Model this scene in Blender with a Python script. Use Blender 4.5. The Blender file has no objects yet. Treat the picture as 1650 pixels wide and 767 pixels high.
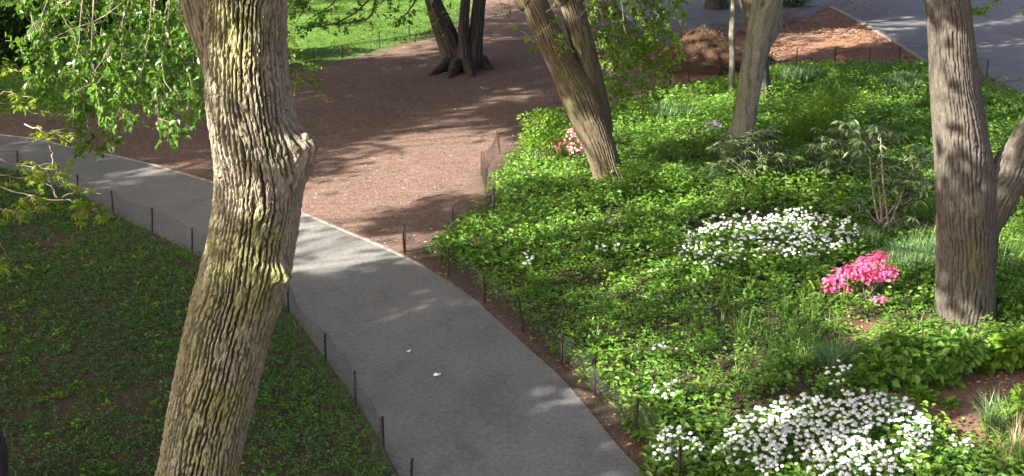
import bpy, math
import numpy as np
from mathutils import Vector

# ------------------------------------------------------------------ camera, world, sun, exposure
CAM_H = 7.6
PITCH = math.radians(18.3)
FPX = 2100.0                       # focal length in photo pixels (photo is 1650 x 767)
SUN_EL = math.radians(31)
SUN_AZ = math.radians(32)          # shadows run to the right and away
sc = bpy.context.scene
COL = sc.collection
cam_d = bpy.data.cameras.new('camera')
cam = bpy.data.objects.new('camera', cam_d)
COL.objects.link(cam)
cam.location = (0, 0, CAM_H)
cam.rotation_euler = (math.pi / 2 - PITCH, 0, 0)
cam_d.sensor_width = 36.0
cam_d.lens = FPX / 1650 * 36.0
cam_d.clip_start = 0.1
cam_d.clip_end = 2000
cam_d.dof.use_dof = True
cam_d.dof.focus_distance = 12.5
cam_d.dof.aperture_fstop = 6.5
sc.camera = cam
Lsun = np.array([-math.cos(SUN_AZ) * math.cos(SUN_EL), -math.sin(SUN_AZ) * math.cos(SUN_EL), math.sin(SUN_EL)])
world = bpy.data.worlds.new('World')
sc.world = world
world.use_nodes = True
wn = world.node_tree.nodes
wl = world.node_tree.links
sky = wn.new('ShaderNodeTexSky')
sky.sky_type = 'NISHITA'
sky.sun_disc = False
sky.dust_density = 5.0
sky.ozone_density = 0.0
sky.air_density = 0.6
sky.sun_elevation = SUN_EL
sky.sun_rotation = math.atan2(Lsun[0], Lsun[1])
bg = wn['Background']
bg.inputs['Strength'].default_value = 0.088
wl.new(sky.outputs[0], bg.inputs[0])
sun_d = bpy.data.lights.new('sun', 'SUN')
sun_d.energy = 5.0
sun_d.angle = math.radians(0.53)
sun_d.color = (1.0, 0.95, 0.85)
sun = bpy.data.objects.new('sun', sun_d)
COL.objects.link(sun)
sun.rotation_euler = Vector(Lsun).to_track_quat('Z', 'Y').to_euler()
sun.location = (0, 0, 60)
sc.view_settings.view_transform = 'Standard'
sc.view_settings.look = 'None'
sc.view_settings.gamma = 1.0
sc.view_settings.exposure = 2.25
sc.view_settings.use_curve_mapping = False
sc.cycles.max_bounces = 8
sc.cycles.diffuse_bounces = 4
sc.cycles.transmission_bounces = 6
sc.cycles.transparent_max_bounces = 8

# ------------------------------------------------------------------ geometry helpers
rng = np.random.default_rng(11)
_cp, _sp = math.cos(PITCH), math.sin(PITCH)

def ray(px, py):
    x = (np.asarray(px, float) - 825.0) / FPX
    y = -(np.asarray(py, float) - 383.5) / FPX
    return np.stack([x, y * _sp + _cp, y * _cp - _sp], -1)

def ground(px, py, z=0.0):
    d = ray(px, py)
    t = (z - CAM_H) / d[..., 2]
    p = d * t[..., None]
    p[..., 2] += CAM_H
    return p

def at_depth(px, py, D):
    p = ray(px, py) * np.asarray(D, float)[..., None]
    p[..., 2] += CAM_H
    return p

def at_y(px, py, Y):
    d = ray(px, py)
    p = d * (np.asarray(Y, float) / d[..., 1])[..., None]
    p[..., 2] += CAM_H
    return p

def depth_of(p):
    p = np.asarray(p, float)
    return p[..., 1] * _cp - (p[..., 2] - CAM_H) * _sp

def to_px(p):
    p = np.asarray(p, float)
    D = depth_of(p)
    up = p[..., 1] * _sp + (p[..., 2] - CAM_H) * _cp
    return 825 + FPX * p[..., 0] / D, 383.5 - FPX * up / D

def _h(i, j, k, s):
    n = (i * 374761393 + j * 668265263 + k * 1274126177 + s * 974711) & 0x7fffffff
    n = ((n ^ (n >> 13)) * 1274126177) & 0x7fffffff
    n = ((n ^ (n >> 16)) * 668265263) & 0x7fffffff
    return ((n ^ (n >> 15)) & 0xffffff) / float(0xffffff)

def vnoise(x, y, z=0.0, s=0):
    x, y, z = np.broadcast_arrays(np.asarray(x, float), np.asarray(y, float), np.asarray(z, float))
    i, j, k = (np.floor(a).astype(np.int64) for a in (x, y, z))
    f = [x - i, y - j, z - k]
    f = [a * a * (3 - 2 * a) for a in f]
    r = 0
    for a in (0, 1):
        for b in (0, 1):
            for c in (0, 1):
                w = (f[0] if a else 1 - f[0]) * (f[1] if b else 1 - f[1]) * (f[2] if c else 1 - f[2])
                r = r + w * _h(i + a, j + b, k + c, s)
    return r

def fbm(x, y, z=0.0, s=0, o=3):
    r, a, t = 0, 1.0, 0
    for q in range(o):
        r = r + a * vnoise(x * 2 ** q, y * 2 ** q, np.asarray(z) * 2 ** q, s + q)
        t += a
        a *= 0.5
    return r / t

def inside(poly, x, y):
    poly = np.asarray(poly, float)
    c = np.zeros(np.shape(x), bool)
    n = len(poly)
    for a in range(n):
        x1, y1 = poly[a]
        x2, y2 = poly[(a + 1) % n]
        if y1 == y2:
            continue
        k = ((y1 > y) != (y2 > y)) & (x < (x2 - x1) * (y - y1) / (y2 - y1) + x1)
        c ^= k
    return c

def seg_dist(line, x, y, closed=False):
    line = np.asarray(line, float)
    d = np.full(np.shape(x), 1e9)
    n = len(line)
    for a in range(n if closed else n - 1):
        p, q = line[a], line[(a + 1) % n]
        v = q - p
        t = np.clip(((x - p[0]) * v[0] + (y - p[1]) * v[1]) / (v @ v + 1e-12), 0, 1)
        d = np.minimum(d, np.hypot(x - p[0] - t * v[0], y - p[1] - t * v[1]))
    return d

def spline(pts, n):
    pts = np.asarray(pts, float)
    p = np.vstack([2 * pts[0] - pts[1], pts, 2 * pts[-1] - pts[-2]])
    seg = np.r_[0, np.cumsum(np.linalg.norm(np.diff(pts[:, :min(3, pts.shape[1])], axis=0), axis=1))]
    s = np.linspace(0, seg[-1], n)
    k = np.clip(np.searchsorted(seg, s, side='right') - 1, 0, len(pts) - 2)
    t = ((s - seg[k]) / (seg[k + 1] - seg[k] + 1e-12))[:, None]
    a, b, c, d = p[k], p[k + 1], p[k + 2], p[k + 3]
    return 0.5 * (2 * b + (c - a) * t + (2 * a - 5 * b + 4 * c - d) * t ** 2 + (3 * b - a - 3 * c + d) * t ** 3)

def unit(v):
    return v / (np.linalg.norm(v, axis=-1, keepdims=True) + 1e-12)

class Geo:                          # collects quads / triangles and becomes ONE mesh
    def __init__(self):
        self.v, self.q, self.t, self.n = [], [], [], 0
    def add(self, v, q=None, t=None):
        v = np.asarray(v, float).reshape(-1, 3)
        if q is not None and len(q):
            self.q.append(np.asarray(q, np.int64).reshape(-1, 4) + self.n)
        if t is not None and len(t):
            self.t.append(np.asarray(t, np.int64).reshape(-1, 3) + self.n)
        self.v.append(v)
        self.n += len(v)
    def mesh(self, name, mat, smooth=False):
        me = bpy.data.meshes.new(name)
        v = np.vstack(self.v)
        q = np.vstack(self.q) if self.q else np.zeros((0, 4), np.int64)
        t = np.vstack(self.t) if self.t else np.zeros((0, 3), np.int64)
        me.vertices.add(len(v))
        me.vertices.foreach_set('co', v.astype(np.float32).ravel())
        loops = np.r_[q.ravel(), t.ravel()].astype(np.int32)
        me.loops.add(len(loops))
        me.loops.foreach_set('vertex_index', loops)
        me.polygons.add(len(q) + len(t))
        st = np.r_[np.arange(len(q)) * 4, len(q) * 4 + np.arange(len(t)) * 3].astype(np.int32)
        me.polygons.foreach_set('loop_start', st)
        me.polygons.foreach_set('use_smooth', np.full(len(q) + len(t), smooth))
        me.update(calc_edges=True)
        me.validate()
        if mat:
            me.materials.append(mat)
        return me

def link(name, me, parent=None, kind=None, label=None, cat=None, group=None):
    o = bpy.data.objects.new(name, me)
    COL.objects.link(o)
    if parent is not None:
        o.parent = parent
        o.matrix_parent_inverse.identity()
        if me is not None:
            o.location = -Vector(parent.location)
    if kind:
        o['kind'] = kind
    if label:
        o['label'] = label
    if cat:
        o['category'] = cat
    if group:
        o['group'] = group
    return o

def thing(name, label, cat, loc, group=None):
    o = link(name, None, label=label, cat=cat, group=group)
    o.empty_display_size = 0.3
    o.location = [float(a) for a in loc]
    return o

def tube(g, pts, rad, seg=6, cap=True):
    pts = np.asarray(pts, float)
    rad = np.broadcast_to(np.asarray(rad, float), (len(pts),))
    tg = unit(np.gradient(pts, axis=0))
    ref = np.where(np.abs(tg[:, 2:3]) > 0.9, [[1., 0, 0]], [[0, 0, 1.]])
    a = unit(np.cross(tg, ref))
    b = np.cross(tg, a)
    th = np.arange(seg) / seg * 2 * np.pi
    v = pts[:, None] + rad[:, None, None] * (np.cos(th)[None, :, None] * a[:, None] + np.sin(th)[None, :, None] * b[:, None])
    i = np.arange(len(pts) - 1)[:, None] * seg
    j = np.arange(seg)[None]
    j2 = (j + 1) % seg
    q = np.stack([i + j, i + j2, i + seg + j2, i + seg + j], -1)
    v = v.reshape(-1, 3)
    if cap:
        n = len(v)
        v = np.vstack([v, pts[-1] + tg[-1] * rad[-1] * 0.3])
        last = (len(pts) - 1) * seg
        t = np.stack([last + np.arange(seg), last + (np.arange(seg) + 1) % seg, np.full(seg, n)], -1)
        g.add(v, q, t)
    else:
        g.add(v, q)

def leaves(g, c, d, nrm, L, W, fold=0.15, droop=0.15, full=True):
    """leaf blades: base c, axis d, blade normal nrm, length L, width W; slightly folded and drooping"""
    n = len(c)
    L = np.broadcast_to(np.asarray(L, float), (n,))[:, None]
    W = np.broadcast_to(np.asarray(W, float), (n,))[:, None]
    d = unit(d)
    s = unit(np.cross(d, nrm))
    m = np.cross(s, d)
    tip = c + d * L - m * L * droop
    if full:
        l1 = c + d * L * 0.22 + s * W * 0.42 + m * W * fold
        l2 = c + d * L * 0.62 + s * W * 0.42 + m * (W * fold - L * droop * 0.35)
        r1 = c + d * L * 0.22 - s * W * 0.42 + m * W * fold
        r2 = c + d * L * 0.62 - s * W * 0.42 + m * (W * fold - L * droop * 0.35)
        v = np.stack([c, l1, l2, tip, r2, r1], 1)
        i = np.arange(n)[:, None] * 6
        q = np.stack([np.hstack([i, i + 1, i + 2, i + 3]), np.hstack([i, i + 3, i + 4, i + 5])], 1)
        g.add(v, q)
    else:
        l1 = c + d * L * 0.45 + s * W * 0.5 + m * W * fold
        r1 = c + d * L * 0.45 - s * W * 0.5 + m * W * fold
        v = np.stack([c, l1, tip, r1], 1)
        i = np.arange(n)[:, None] * 4
        t = np.stack([np.hstack([i, i + 1, i + 2]), np.hstack([i, i + 2, i + 3])], 1)
        g.add(v, None, t)

def rand_dir(n, up=0.0):
    v = rng.normal(size=(n, 3))
    v = unit(v)
    v[:, 2] += up
    return unit(v)

# ------------------------------------------------------------------ materials
def new_mat(name):
    m = bpy.data.materials.new(name)
    m.use_nodes = True
    nt = m.node_tree
    return m, nt, nt.nodes['Principled BSDF']

def nd(nt, kind, **kw):
    n = nt.nodes.new(kind)
    for k, v in kw.items():
        setattr(n, k, v)
    return n

def ramp(nt, fac, stops):
    r = nt.nodes.new('ShaderNodeValToRGB')
    e = r.color_ramp.elements
    while len(e) < len(stops):
        e.new(0.5)
    for k, (p, c) in enumerate(stops):
        e[k].position = p
        e[k].color = (*c, 1)
    nt.links.new(fac, r.inputs[0])
    return r.outputs[0]

def noise(nt, scale, detail=4, rough=0.6, vec=None, scl=None):
    n = nt.nodes.new('ShaderNodeTexNoise')
    n.inputs['Scale'].default_value = scale
    n.inputs['Detail'].default_value = detail
    n.inputs['Roughness'].default_value = rough
    if vec is not None:
        if scl:
            mp = nt.nodes.new('ShaderNodeMapping')
            mp.inputs['Scale'].default_value = scl
            nt.links.new(vec, mp.inputs[0])
            vec = mp.outputs[0]
        nt.links.new(vec, n.inputs['Vector'])
    return n.outputs['Fac']

def mix(nt, fac, a, b, kind='MIX'):
    m = nt.nodes.new('ShaderNodeMix')
    m.data_type = 'RGBA'
    m.blend_type = kind
    for sock, v in ((m.inputs[0], fac), (m.inputs[6], a), (m.inputs[7], b)):
        if hasattr(v, 'default_value') or hasattr(v, 'links'):
            nt.links.new(v, sock)
        elif isinstance(v, (int, float)):
            sock.default_value = v
        else:
            sock.default_value = (*v, 1)
    return m.outputs[2]

def bump(nt, bsdf, height, strength=0.5, dist=0.02):
    b = nt.nodes.new('ShaderNodeBump')
    b.inputs['Strength'].default_value = strength
    b.inputs['Distance'].default_value = dist
    nt.links.new(height, b.inputs['Height'])
    nt.links.new(b.outputs[0], bsdf.inputs['Normal'])

def geo_pos(nt):
    return nt.nodes.new('ShaderNodeNewGeometry').outputs['Position']

def leaf_mat(name, cols, trans=0.35, rough=0.45, patch=None, patch_scale=0.5, spec=0.35):
    """cols: dark to light leaf colours picked per leaf; patch: a second hue that comes and goes over metres"""
    m, nt, b = new_mat(name)
    ge = nt.nodes.new('ShaderNodeNewGeometry')
    c = ramp(nt, ge.outputs['Random Per Island'], [(k / max(1, len(cols) - 1), col) for k, col in enumerate(cols)])
    if patch:
        nf = noise(nt, patch_scale, 3, 0.6, ge.outputs['Position'])
        f = ramp(nt, nf, [(0.42, (0, 0, 0)), (0.62, (1, 1, 1))])
        c = mix(nt, f, c, patch)
    nt.links.new(c, b.inputs['Base Color'])
    b.inputs['Roughness'].default_value = rough
    b.inputs['Specular IOR Level'].default_value = spec
    tr = nt.nodes.new('ShaderNodeBsdfTranslucent')
    tc = mix(nt, 1.0, c, (1.3, 1.35, 0.55), 'MULTIPLY')
    nt.links.new(tc, tr.inputs[0])
    ms = nt.nodes.new('ShaderNodeMixShader')
    ms.inputs[0].default_value = trans
    nt.links.new(b.outputs[0], ms.inputs[1])
    nt.links.new(tr.outputs[0], ms.inputs[2])
    nt.links.new(ms.outputs[0], nt.nodes['Material Output'].inputs[0])
    return m

def bark_mat(name, c1, c2, lichen=None, amount=0.5, scale=7.0, stretch=0.25):
    m, nt, b = new_mat(name)
    p = geo_pos(nt)
    n1 = noise(nt, scale, 5, 0.65, p, (1, 1, stretch))
    c = ramp(nt, n1, [(0.3, c1), (0.7, c2)])
    pa = nd(nt, 'ShaderNodeAttribute', attribute_name='furrow_shade')      # weathered ridge tops paler, furrows left darker: furrow shade painted into the colour
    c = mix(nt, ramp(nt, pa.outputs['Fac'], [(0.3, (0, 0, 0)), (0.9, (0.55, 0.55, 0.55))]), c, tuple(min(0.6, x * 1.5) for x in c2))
    if lichen:
        n2 = noise(nt, 1.3, 4, 0.65, p)
        f = ramp(nt, n2, [(0.62 - 0.3 * amount, (0, 0, 0)), (0.85 - 0.3 * amount, (1, 1, 1))])
        n3 = noise(nt, 38, 3, 0.6, p)
        f2 = ramp(nt, n3, [(0.35, (0.2, 0.2, 0.2)), (0.6, (1, 1, 1))])
        c = mix(nt, mix(nt, 1.0, f, f2, 'MULTIPLY'), c, lichen)
    nt.links.new(c, b.inputs['Base Color'])
    c = mix(nt, 1.0, c, ramp(nt, noise(nt, 32, 5, 0.75, p, (1, 1, 0.35)), [(0.32, (0.60, 0.59, 0.58)), (0.5, (1, 1, 1)), (0.70, (1.34, 1.33, 1.30))]), 'MULTIPLY')
    nt.links.new(c, b.inputs['Base Color'])
    b.inputs['Roughness'].default_value = 0.92
    b.inputs['Specular IOR Level'].default_value = 0.088
    bump(nt, b, noise(nt, 70, 4, 0.7, p, (1, 1, 0.5)), 0.6, 0.006)
    return m

def plain_mat(name, c1, c2, scale=20.0, rough=0.8, bmp=0.3, spec=0.3, dist=0.01):
    m, nt, b = new_mat(name)
    p = geo_pos(nt)
    n1 = noise(nt, scale, 5, 0.65, p)
    nt.links.new(ramp(nt, n1, [(0.32, c1), (0.68, c2)]), b.inputs['Base Color'])
    b.inputs['Roughness'].default_value = rough
    b.inputs['Specular IOR Level'].default_value = spec
    if bmp:
        bump(nt, b, noise(nt, scale * 3, 4, 0.7, p), bmp, dist)
    return m

def island_mat(name, cols, rough=0.85):
    m, nt, b = new_mat(name)
    ge = nt.nodes.new('ShaderNodeNewGeometry')
    c = ramp(nt, ge.outputs['Random Per Island'], [(k / max(1, len(cols) - 1), col) for k, col in enumerate(cols)])
    nt.links.new(c, b.inputs['Base Color'])
    b.inputs['Roughness'].default_value = rough
    b.inputs['Specular IOR Level'].default_value = 0.2
    return m

def asphalt_mat(name, base):
    m, nt, b = new_mat(name)
    p = geo_pos(nt)
    fine = noise(nt, 55, 3, 0.75, p)
    big = noise(nt, 0.7, 4, 0.6, p)
    c = ramp(nt, fine, [(0.25, tuple(0.62 * x for x in base)), (0.5, base), (0.8, tuple(1.4 * x for x in base))])
    c = mix(nt, ramp(nt, big, [(0.35, (0, 0, 0)), (0.7, (0.55, 0.55, 0.55))]), c, tuple(x * k for x, k in zip(base, (1.22, 1.16, 1.06))))
    mott = noise(nt, 14, 5, 0.8, p)
    c = mix(nt, 1.0, c, ramp(nt, mott, [(0.30, (0.66, 0.66, 0.67)), (0.5, (1, 1, 1)), (0.72, (1.28, 1.27, 1.25))]), 'MULTIPLY')
    stain = noise(nt, 0.9, 6, 0.72, p, (1, 0.6, 1))
    c = mix(nt, 1.0, c, ramp(nt, stain, [(0.36, (0.80, 0.79, 0.78)), (0.5, (1, 1, 1)), (0.66, (1.12, 1.11, 1.09))]), 'MULTIPLY')
    # hairline cracks
    v = nd(nt, 'ShaderNodeTexVoronoi', feature='DISTANCE_TO_EDGE')
    v.inputs['Scale'].default_value = 0.28
    wv = nt.nodes.new('ShaderNodeVectorMath')
    wv.operation = 'MULTIPLY_ADD'
    nz = nt.nodes.new('ShaderNodeTexNoise')
    nz.inputs['Scale'].default_value = 1.6
    nt.links.new(p, nz.inputs['Vector'])
    nt.links.new(nz.outputs['Color'], wv.inputs[0])
    wv.inputs[1].default_value = (0.9, 0.9, 0)
    nt.links.new(p, wv.inputs[2])
    nt.links.new(wv.outputs[0], v.inputs['Vector'])
    crack = ramp(nt, v.outputs['Distance'], [(0.0, (1, 1, 1)), (0.004, (0, 0, 0))])
    gate = ramp(nt, noise(nt, 0.5, 2, 0.5, p), [(0.5, (0, 0, 0)), (0.6, (0.6, 0.6, 0.6))])
    c = mix(nt, mix(nt, 1.0, crack, gate, 'MULTIPLY'), c, tuple(0.35 * x for x in base))
    nt.links.new(c, b.inputs['Base Color'])
    b.inputs['Roughness'].default_value = 0.86
    b.inputs['Specular IOR Level'].default_value = 0.3
    bump(nt, b, fine, 0.35, 0.006)
    return m

def ground_mat():
    """soil, mulch and turf of one ground sheet; the vertex attribute says which covering lies where"""
    m, nt, b = new_mat('ground_soil')
    p = geo_pos(nt)
    at = nd(nt, 'ShaderNodeAttribute', attribute_name='cover')
    sep = nt.nodes.new('ShaderNodeSeparateColor')
    nt.links.new(at.outputs['Color'], sep.inputs[0])
    f1 = noise(nt, 26, 5, 0.75, p)
    f2 = noise(nt, 1.1, 4, 0.6, p)
    dirt = ramp(nt, f1, [(0.28, (0.066, 0.041, 0.032)), (0.5, (0.15, 0.095, 0.074)), (0.72, (0.30, 0.21, 0.17))])
    dirt = mix(nt, ramp(nt, f2, [(0.35, (0, 0, 0)), (0.7, (0.6, 0.6, 0.6))]), dirt, (0.20, 0.136, 0.11))
    f3 = noise(nt, 6.5, 5, 0.75, p)
    dirt = mix(nt, 1.0, dirt, ramp(nt, f3, [(0.32, (0.62, 0.60, 0.58)), (0.5, (1, 1, 1)), (0.70, (1.30, 1.32, 1.34))]), 'MULTIPLY')
    soil = ramp(nt, f1, [(0.3, (0.04, 0.030, 0.020)), (0.55, (0.085, 0.064, 0.045)), (0.75, (0.16, 0.122, 0.092))])
    lawn = ramp(nt, f1, [(0.3, (0.05, 0.10, 0.016)), (0.7, (0.105, 0.19, 0.03))])
    mulch = ramp(nt, f1, [(0.3, (0.13, 0.06, 0.03)), (0.5, (0.27, 0.135, 0.075)), (0.72, (0.42, 0.24, 0.15))])
    c = mix(nt, sep.outputs[0], dirt, soil)
    c = mix(nt, sep.outputs[1], c, lawn)
    c = mix(nt, sep.outputs[2], c, mulch)
    nt.links.new(c, b.inputs['Base Color'])
    b.inputs['Roughness'].default_value = 0.95
    b.inputs['Specular IOR Level'].default_value = 0.12
    bump(nt, b, noise(nt, 32, 5, 0.75, p), 0.9, 0.03)
    return m

M = {}
M['ground'] = ground_mat()
M['asphalt'] = asphalt_mat('worn_asphalt', (0.158, 0.156, 0.152))
M['plaza'] = asphalt_mat('far_asphalt', (0.135, 0.128, 0.128))
M['edging'] = plain_mat('edging_stone', (0.16, 0.13, 0.11), (0.34, 0.29, 0.25), 9, 0.9)
M['post'] = plain_mat('rusty_steel', (0.022, 0.015, 0.013), (0.065, 0.034, 0.026), 30, 0.75, 0.4, 0.4, 0.003)
M['wire'] = plain_mat('dark_wire', (0.020, 0.020, 0.020), (0.045, 0.042, 0.040), 60, 0.55, 0, 0.4)
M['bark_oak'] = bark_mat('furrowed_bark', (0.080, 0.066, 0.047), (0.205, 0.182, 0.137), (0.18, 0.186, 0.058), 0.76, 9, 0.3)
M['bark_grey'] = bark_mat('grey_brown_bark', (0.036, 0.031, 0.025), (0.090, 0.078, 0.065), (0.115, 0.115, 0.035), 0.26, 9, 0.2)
M['bark_dark'] = bark_mat('dark_bark', (0.024, 0.020, 0.018), (0.066, 0.057, 0.050), None, 0, 6, 0.2)  # plain dark bark colour, no lichen
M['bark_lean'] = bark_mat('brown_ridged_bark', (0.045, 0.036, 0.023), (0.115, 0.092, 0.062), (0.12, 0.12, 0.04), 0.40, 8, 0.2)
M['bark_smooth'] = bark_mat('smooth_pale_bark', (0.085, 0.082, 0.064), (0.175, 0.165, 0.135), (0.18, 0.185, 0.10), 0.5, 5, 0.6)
M['wood_cut'] = plain_mat('pruned_wood', (0.30, 0.20, 0.12), (0.62, 0.50, 0.36), 30, 0.9)
M['twig'] = plain_mat('pale_twig_bark', (0.15, 0.115, 0.085), (0.36, 0.30, 0.24), 18, 0.85, 0)
M['twig_dark'] = plain_mat('dark_twig_bark', (0.05, 0.04, 0.03), (0.12, 0.095, 0.07), 18, 0.85, 0)
M['crown'] = leaf_mat('canopy_leaf', [(0.035, 0.085, 0.012), (0.055, 0.12, 0.018), (0.085, 0.16, 0.022)], 0.3)
M['hang'] = leaf_mat('fresh_spring_leaf', [(0.06, 0.145, 0.02), (0.09, 0.195, 0.026), (0.125, 0.25, 0.034), (0.175, 0.31, 0.055)], 0.52, 0.33, None, 1, 0.6)
M['maple'] = leaf_mat('yellow_green_leaf', [(0.13, 0.20, 0.018), (0.20, 0.28, 0.025), (0.29, 0.36, 0.04)], 0.45, 0.5)
M['fresh'] = leaf_mat('new_leaf_green', [(0.10, 0.20, 0.018), (0.15, 0.27, 0.025), (0.21, 0.33, 0.035)], 0.45, 0.45)
M['bed'] = leaf_mat('bed_leaf', [(0.066, 0.16, 0.024), (0.096, 0.215, 0.03), (0.132, 0.27, 0.04), (0.18, 0.32, 0.052)], 0.42, 0.5, (0.165, 0.29, 0.042), 0.45)
M['broad'] = leaf_mat('broad_leaf', [(0.078, 0.17, 0.026), (0.112, 0.225, 0.034), (0.152, 0.285, 0.045), (0.21, 0.345, 0.06)], 0.42, 0.5)
M['blade'] = leaf_mat('grass_blade', [(0.09, 0.17, 0.035), (0.125, 0.22, 0.045), (0.18, 0.28, 0.065)], 0.3, 0.4)
M['bluegrass'] = leaf_mat('bulb_foliage', [(0.07, 0.14, 0.055), (0.12, 0.21, 0.085), (0.20, 0.28, 0.11)], 0.25, 0.35)
M['dry'] = leaf_mat('dry_straw', [(0.28, 0.20, 0.11), (0.42, 0.32, 0.19), (0.55, 0.45, 0.30)], 0.15, 0.7)
M['weed'] = leaf_mat('lawn_weed', [(0.038, 0.11, 0.02), (0.055, 0.155, 0.026), (0.078, 0.20, 0.032)], 0.3, 0.5, (0.07, 0.17, 0.028), 0.8)
M['turf'] = leaf_mat('turf_blade', [(0.085, 0.16, 0.022), (0.10, 0.185, 0.024), (0.115, 0.21, 0.028)], 0.35, 0.5)
M['rhodo'] = leaf_mat('leathery_leaf', [(0.06, 0.10, 0.036), (0.09, 0.14, 0.052), (0.125, 0.18, 0.07), (0.20, 0.25, 0.11)], 0.12, 0.32, None, 1, 0.5)
M['shade_shrub'] = leaf_mat('dark_shrub_leaf', [(0.016, 0.05, 0.008), (0.028, 0.075, 0.012), (0.05, 0.11, 0.018)], 0.25, 0.45)
M['petal'] = island_mat('white_petal', [(0.58, 0.60, 0.53), (0.68, 0.69, 0.65), (0.76, 0.77, 0.74)], 0.6)
M['pink'] = leaf_mat('pink_petal', [(0.62, 0.07, 0.23), (0.72, 0.12, 0.31), (0.78, 0.22, 0.42)], 0.25, 0.6)
M['palepink'] = leaf_mat('salmon_petal', [(0.55, 0.17, 0.20), (0.62, 0.25, 0.28), (0.68, 0.38, 0.38)], 0.25, 0.6)
M['chips'] = island_mat('wood_chips', [(0.05, 0.032, 0.025), (0.15, 0.09, 0.07), (0.27, 0.17, 0.13), (0.44, 0.31, 0.25)])
M['straw'] = island_mat('mulch_strands', [(0.04, 0.023, 0.014), (0.08, 0.046, 0.029), (0.13, 0.078, 0.048), (0.22, 0.145, 0.095)])
M['litter_leaf'] = island_mat('fallen_leaf', [(0.10, 0.055, 0.03), (0.22, 0.12, 0.06), (0.36, 0.21, 0.10), (0.48, 0.33, 0.18)])
M['mulch_chip'] = island_mat('mulch_chips', [(0.14, 0.07, 0.04), (0.26, 0.135, 0.08), (0.38, 0.22, 0.14)])
M['rock'] = plain_mat('grey_stone', (0.07, 0.065, 0.06), (0.17, 0.16, 0.15), 6, 0.9, 0.5, 0.3, 0.03)
M['paper'] = plain_mat('white_paper', (0.72, 0.72, 0.73), (0.84, 0.84, 0.84), 30, 0.8, 0.1)

# ------------------------------------------------------------------ the lie of the land (outlines read off the photo, laid on the ground)
PATH_FAR = [(-260, 190), (-120, 203), (0, 218), (60, 225), (115, 238), (200, 255), (270, 273), (345, 295), (415, 317), (490, 345), (560, 375), (620, 400),
            (700, 440), (760, 480), (800, 515), (850, 560), (900, 605), (940, 650), (980, 700), (1010, 735), (1040, 767), (1100, 860), (1180, 1020), (1240, 1200)]
PATH_NEAR = [(-260, 232), (-120, 250), (0, 272), (60, 290), (130, 317), (185, 346), (250, 378), (320, 413), (400, 452), (460, 494), (510, 560), (545, 607),
             (590, 672), (625, 735), (645, 770), (690, 860), (740, 1020), (770, 1200)]
far_g = spline(ground(*np.array(PATH_FAR).T)[:, :2], 160)
near_g = spline(ground(*np.array(PATH_NEAR).T)[:, :2], 140)
PATH_POLY = np.vstack([far_g, near_g[::-1]])
BED_PX = [(1050, 768), (1022, 736), (990, 699), (950, 648), (910, 602), (860, 557), (811, 511), (770, 477), (710, 435), (658, 409), (700, 381), (772, 338), (772, 292),
          (806, 250), (850, 216), (920, 192), (985, 170), (1080, 143), (1185, 123), (1283, 108), (1400, 108), (1497, 106), (1590, 126), (1700, 178), (1800, 260),
          (2000, 500), (2400, 1200), (1270, 1200), (1110, 862)]
BED_POLY = ground(*np.array(BED_PX).T)[:, :2]
PLAZA_PX = [(930, -60), (1000, 20), (1060, 78), (1085, 70), (1112, 71), (1140, 60), (1165, 63), (1192, 51), (1215, 53), (1238, 40), (1262, 38), (1280, 28), (1305, 27), (1322, 16), (1340, 12), (1380, 33), (1440, 68), (1497, 104), (1590, 124), (1700, 176), (1800, 258), (2300, 300), (2500, -60)]
PLAZA_POLY = ground(*np.array(PLAZA_PX).T)[:, :2]
LAWN_PX = [(-300, 172), (0, 182), (180, 172), (330, 160), (430, 135), (500, 107), (560, 95), (620, 76), (700, 56), (760, 20), (790, -60), (-700, -60)]
LAWN_POLY = ground(*np.array(LAWN_PX).T)[:, :2]
MULCH_PX = [(1040, 110), (1060, 78), (1200, 56), (1340, 10), (1440, 68), (1500, 106), (1283, 110), (1080, 146)]
MULCH_POLY = ground(*np.array(MULCH_PX).T)[:, :2]
NEARLAWN_POLY = np.vstack([near_g, [[-3, 2], [-60, 2], [-60, near_g[0][1]]]])
BARE = [(1565, 655, 1.25, 0.75), (1385, 548, 0.30, 0.18), (1440, 385, 0.7, 0.25), (930, 372, 0.16, 0.16), (1620, 610, .5, .3)]   # bare soil spots in the bed: px, py, radius x, radius y (m)
BARE_G = [(ground(a, b)[:2], c, d) for a, b, c, d in BARE]

def land_exact(x, y):
    """height of the ground: level path and clearing, a gently raised planting bed, a slightly rolling lawn"""
    x = np.asarray(x, float)
    y = np.asarray(y, float)
    inb = inside(BED_POLY, x, y)
    db = seg_dist(BED_POLY, x, y, True)
    k = np.where(inb, np.clip(db / 3.5, 0, 1), 0)
    k = k * k * (3 - 2 * k)
    h = k * (0.16 + 0.22 * (fbm(x * 0.22, y * 0.22, 0, 5) - 0.4))
    inl = inside(NEARLAWN_POLY, x, y)
    k2 = np.where(inl, np.clip((seg_dist(near_g, x, y) - 0.1) / 3, 0, 1), 0)
    h = h + k2 * (0.10 + 0.22 * (fbm(x * 0.4, y * 0.4, 0, 9) - 0.5))
    inp = inside(PATH_POLY, x, y) | inside(PLAZA_POLY, x, y)
    h = h + np.where(inp, -0.012, 0.03 * (fbm(x * 1.7, y * 1.7, 0, 3) - 0.5) * np.clip(seg_dist(PATH_POLY, x, y, True) / 0.5, 0, 1))
    return h

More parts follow.
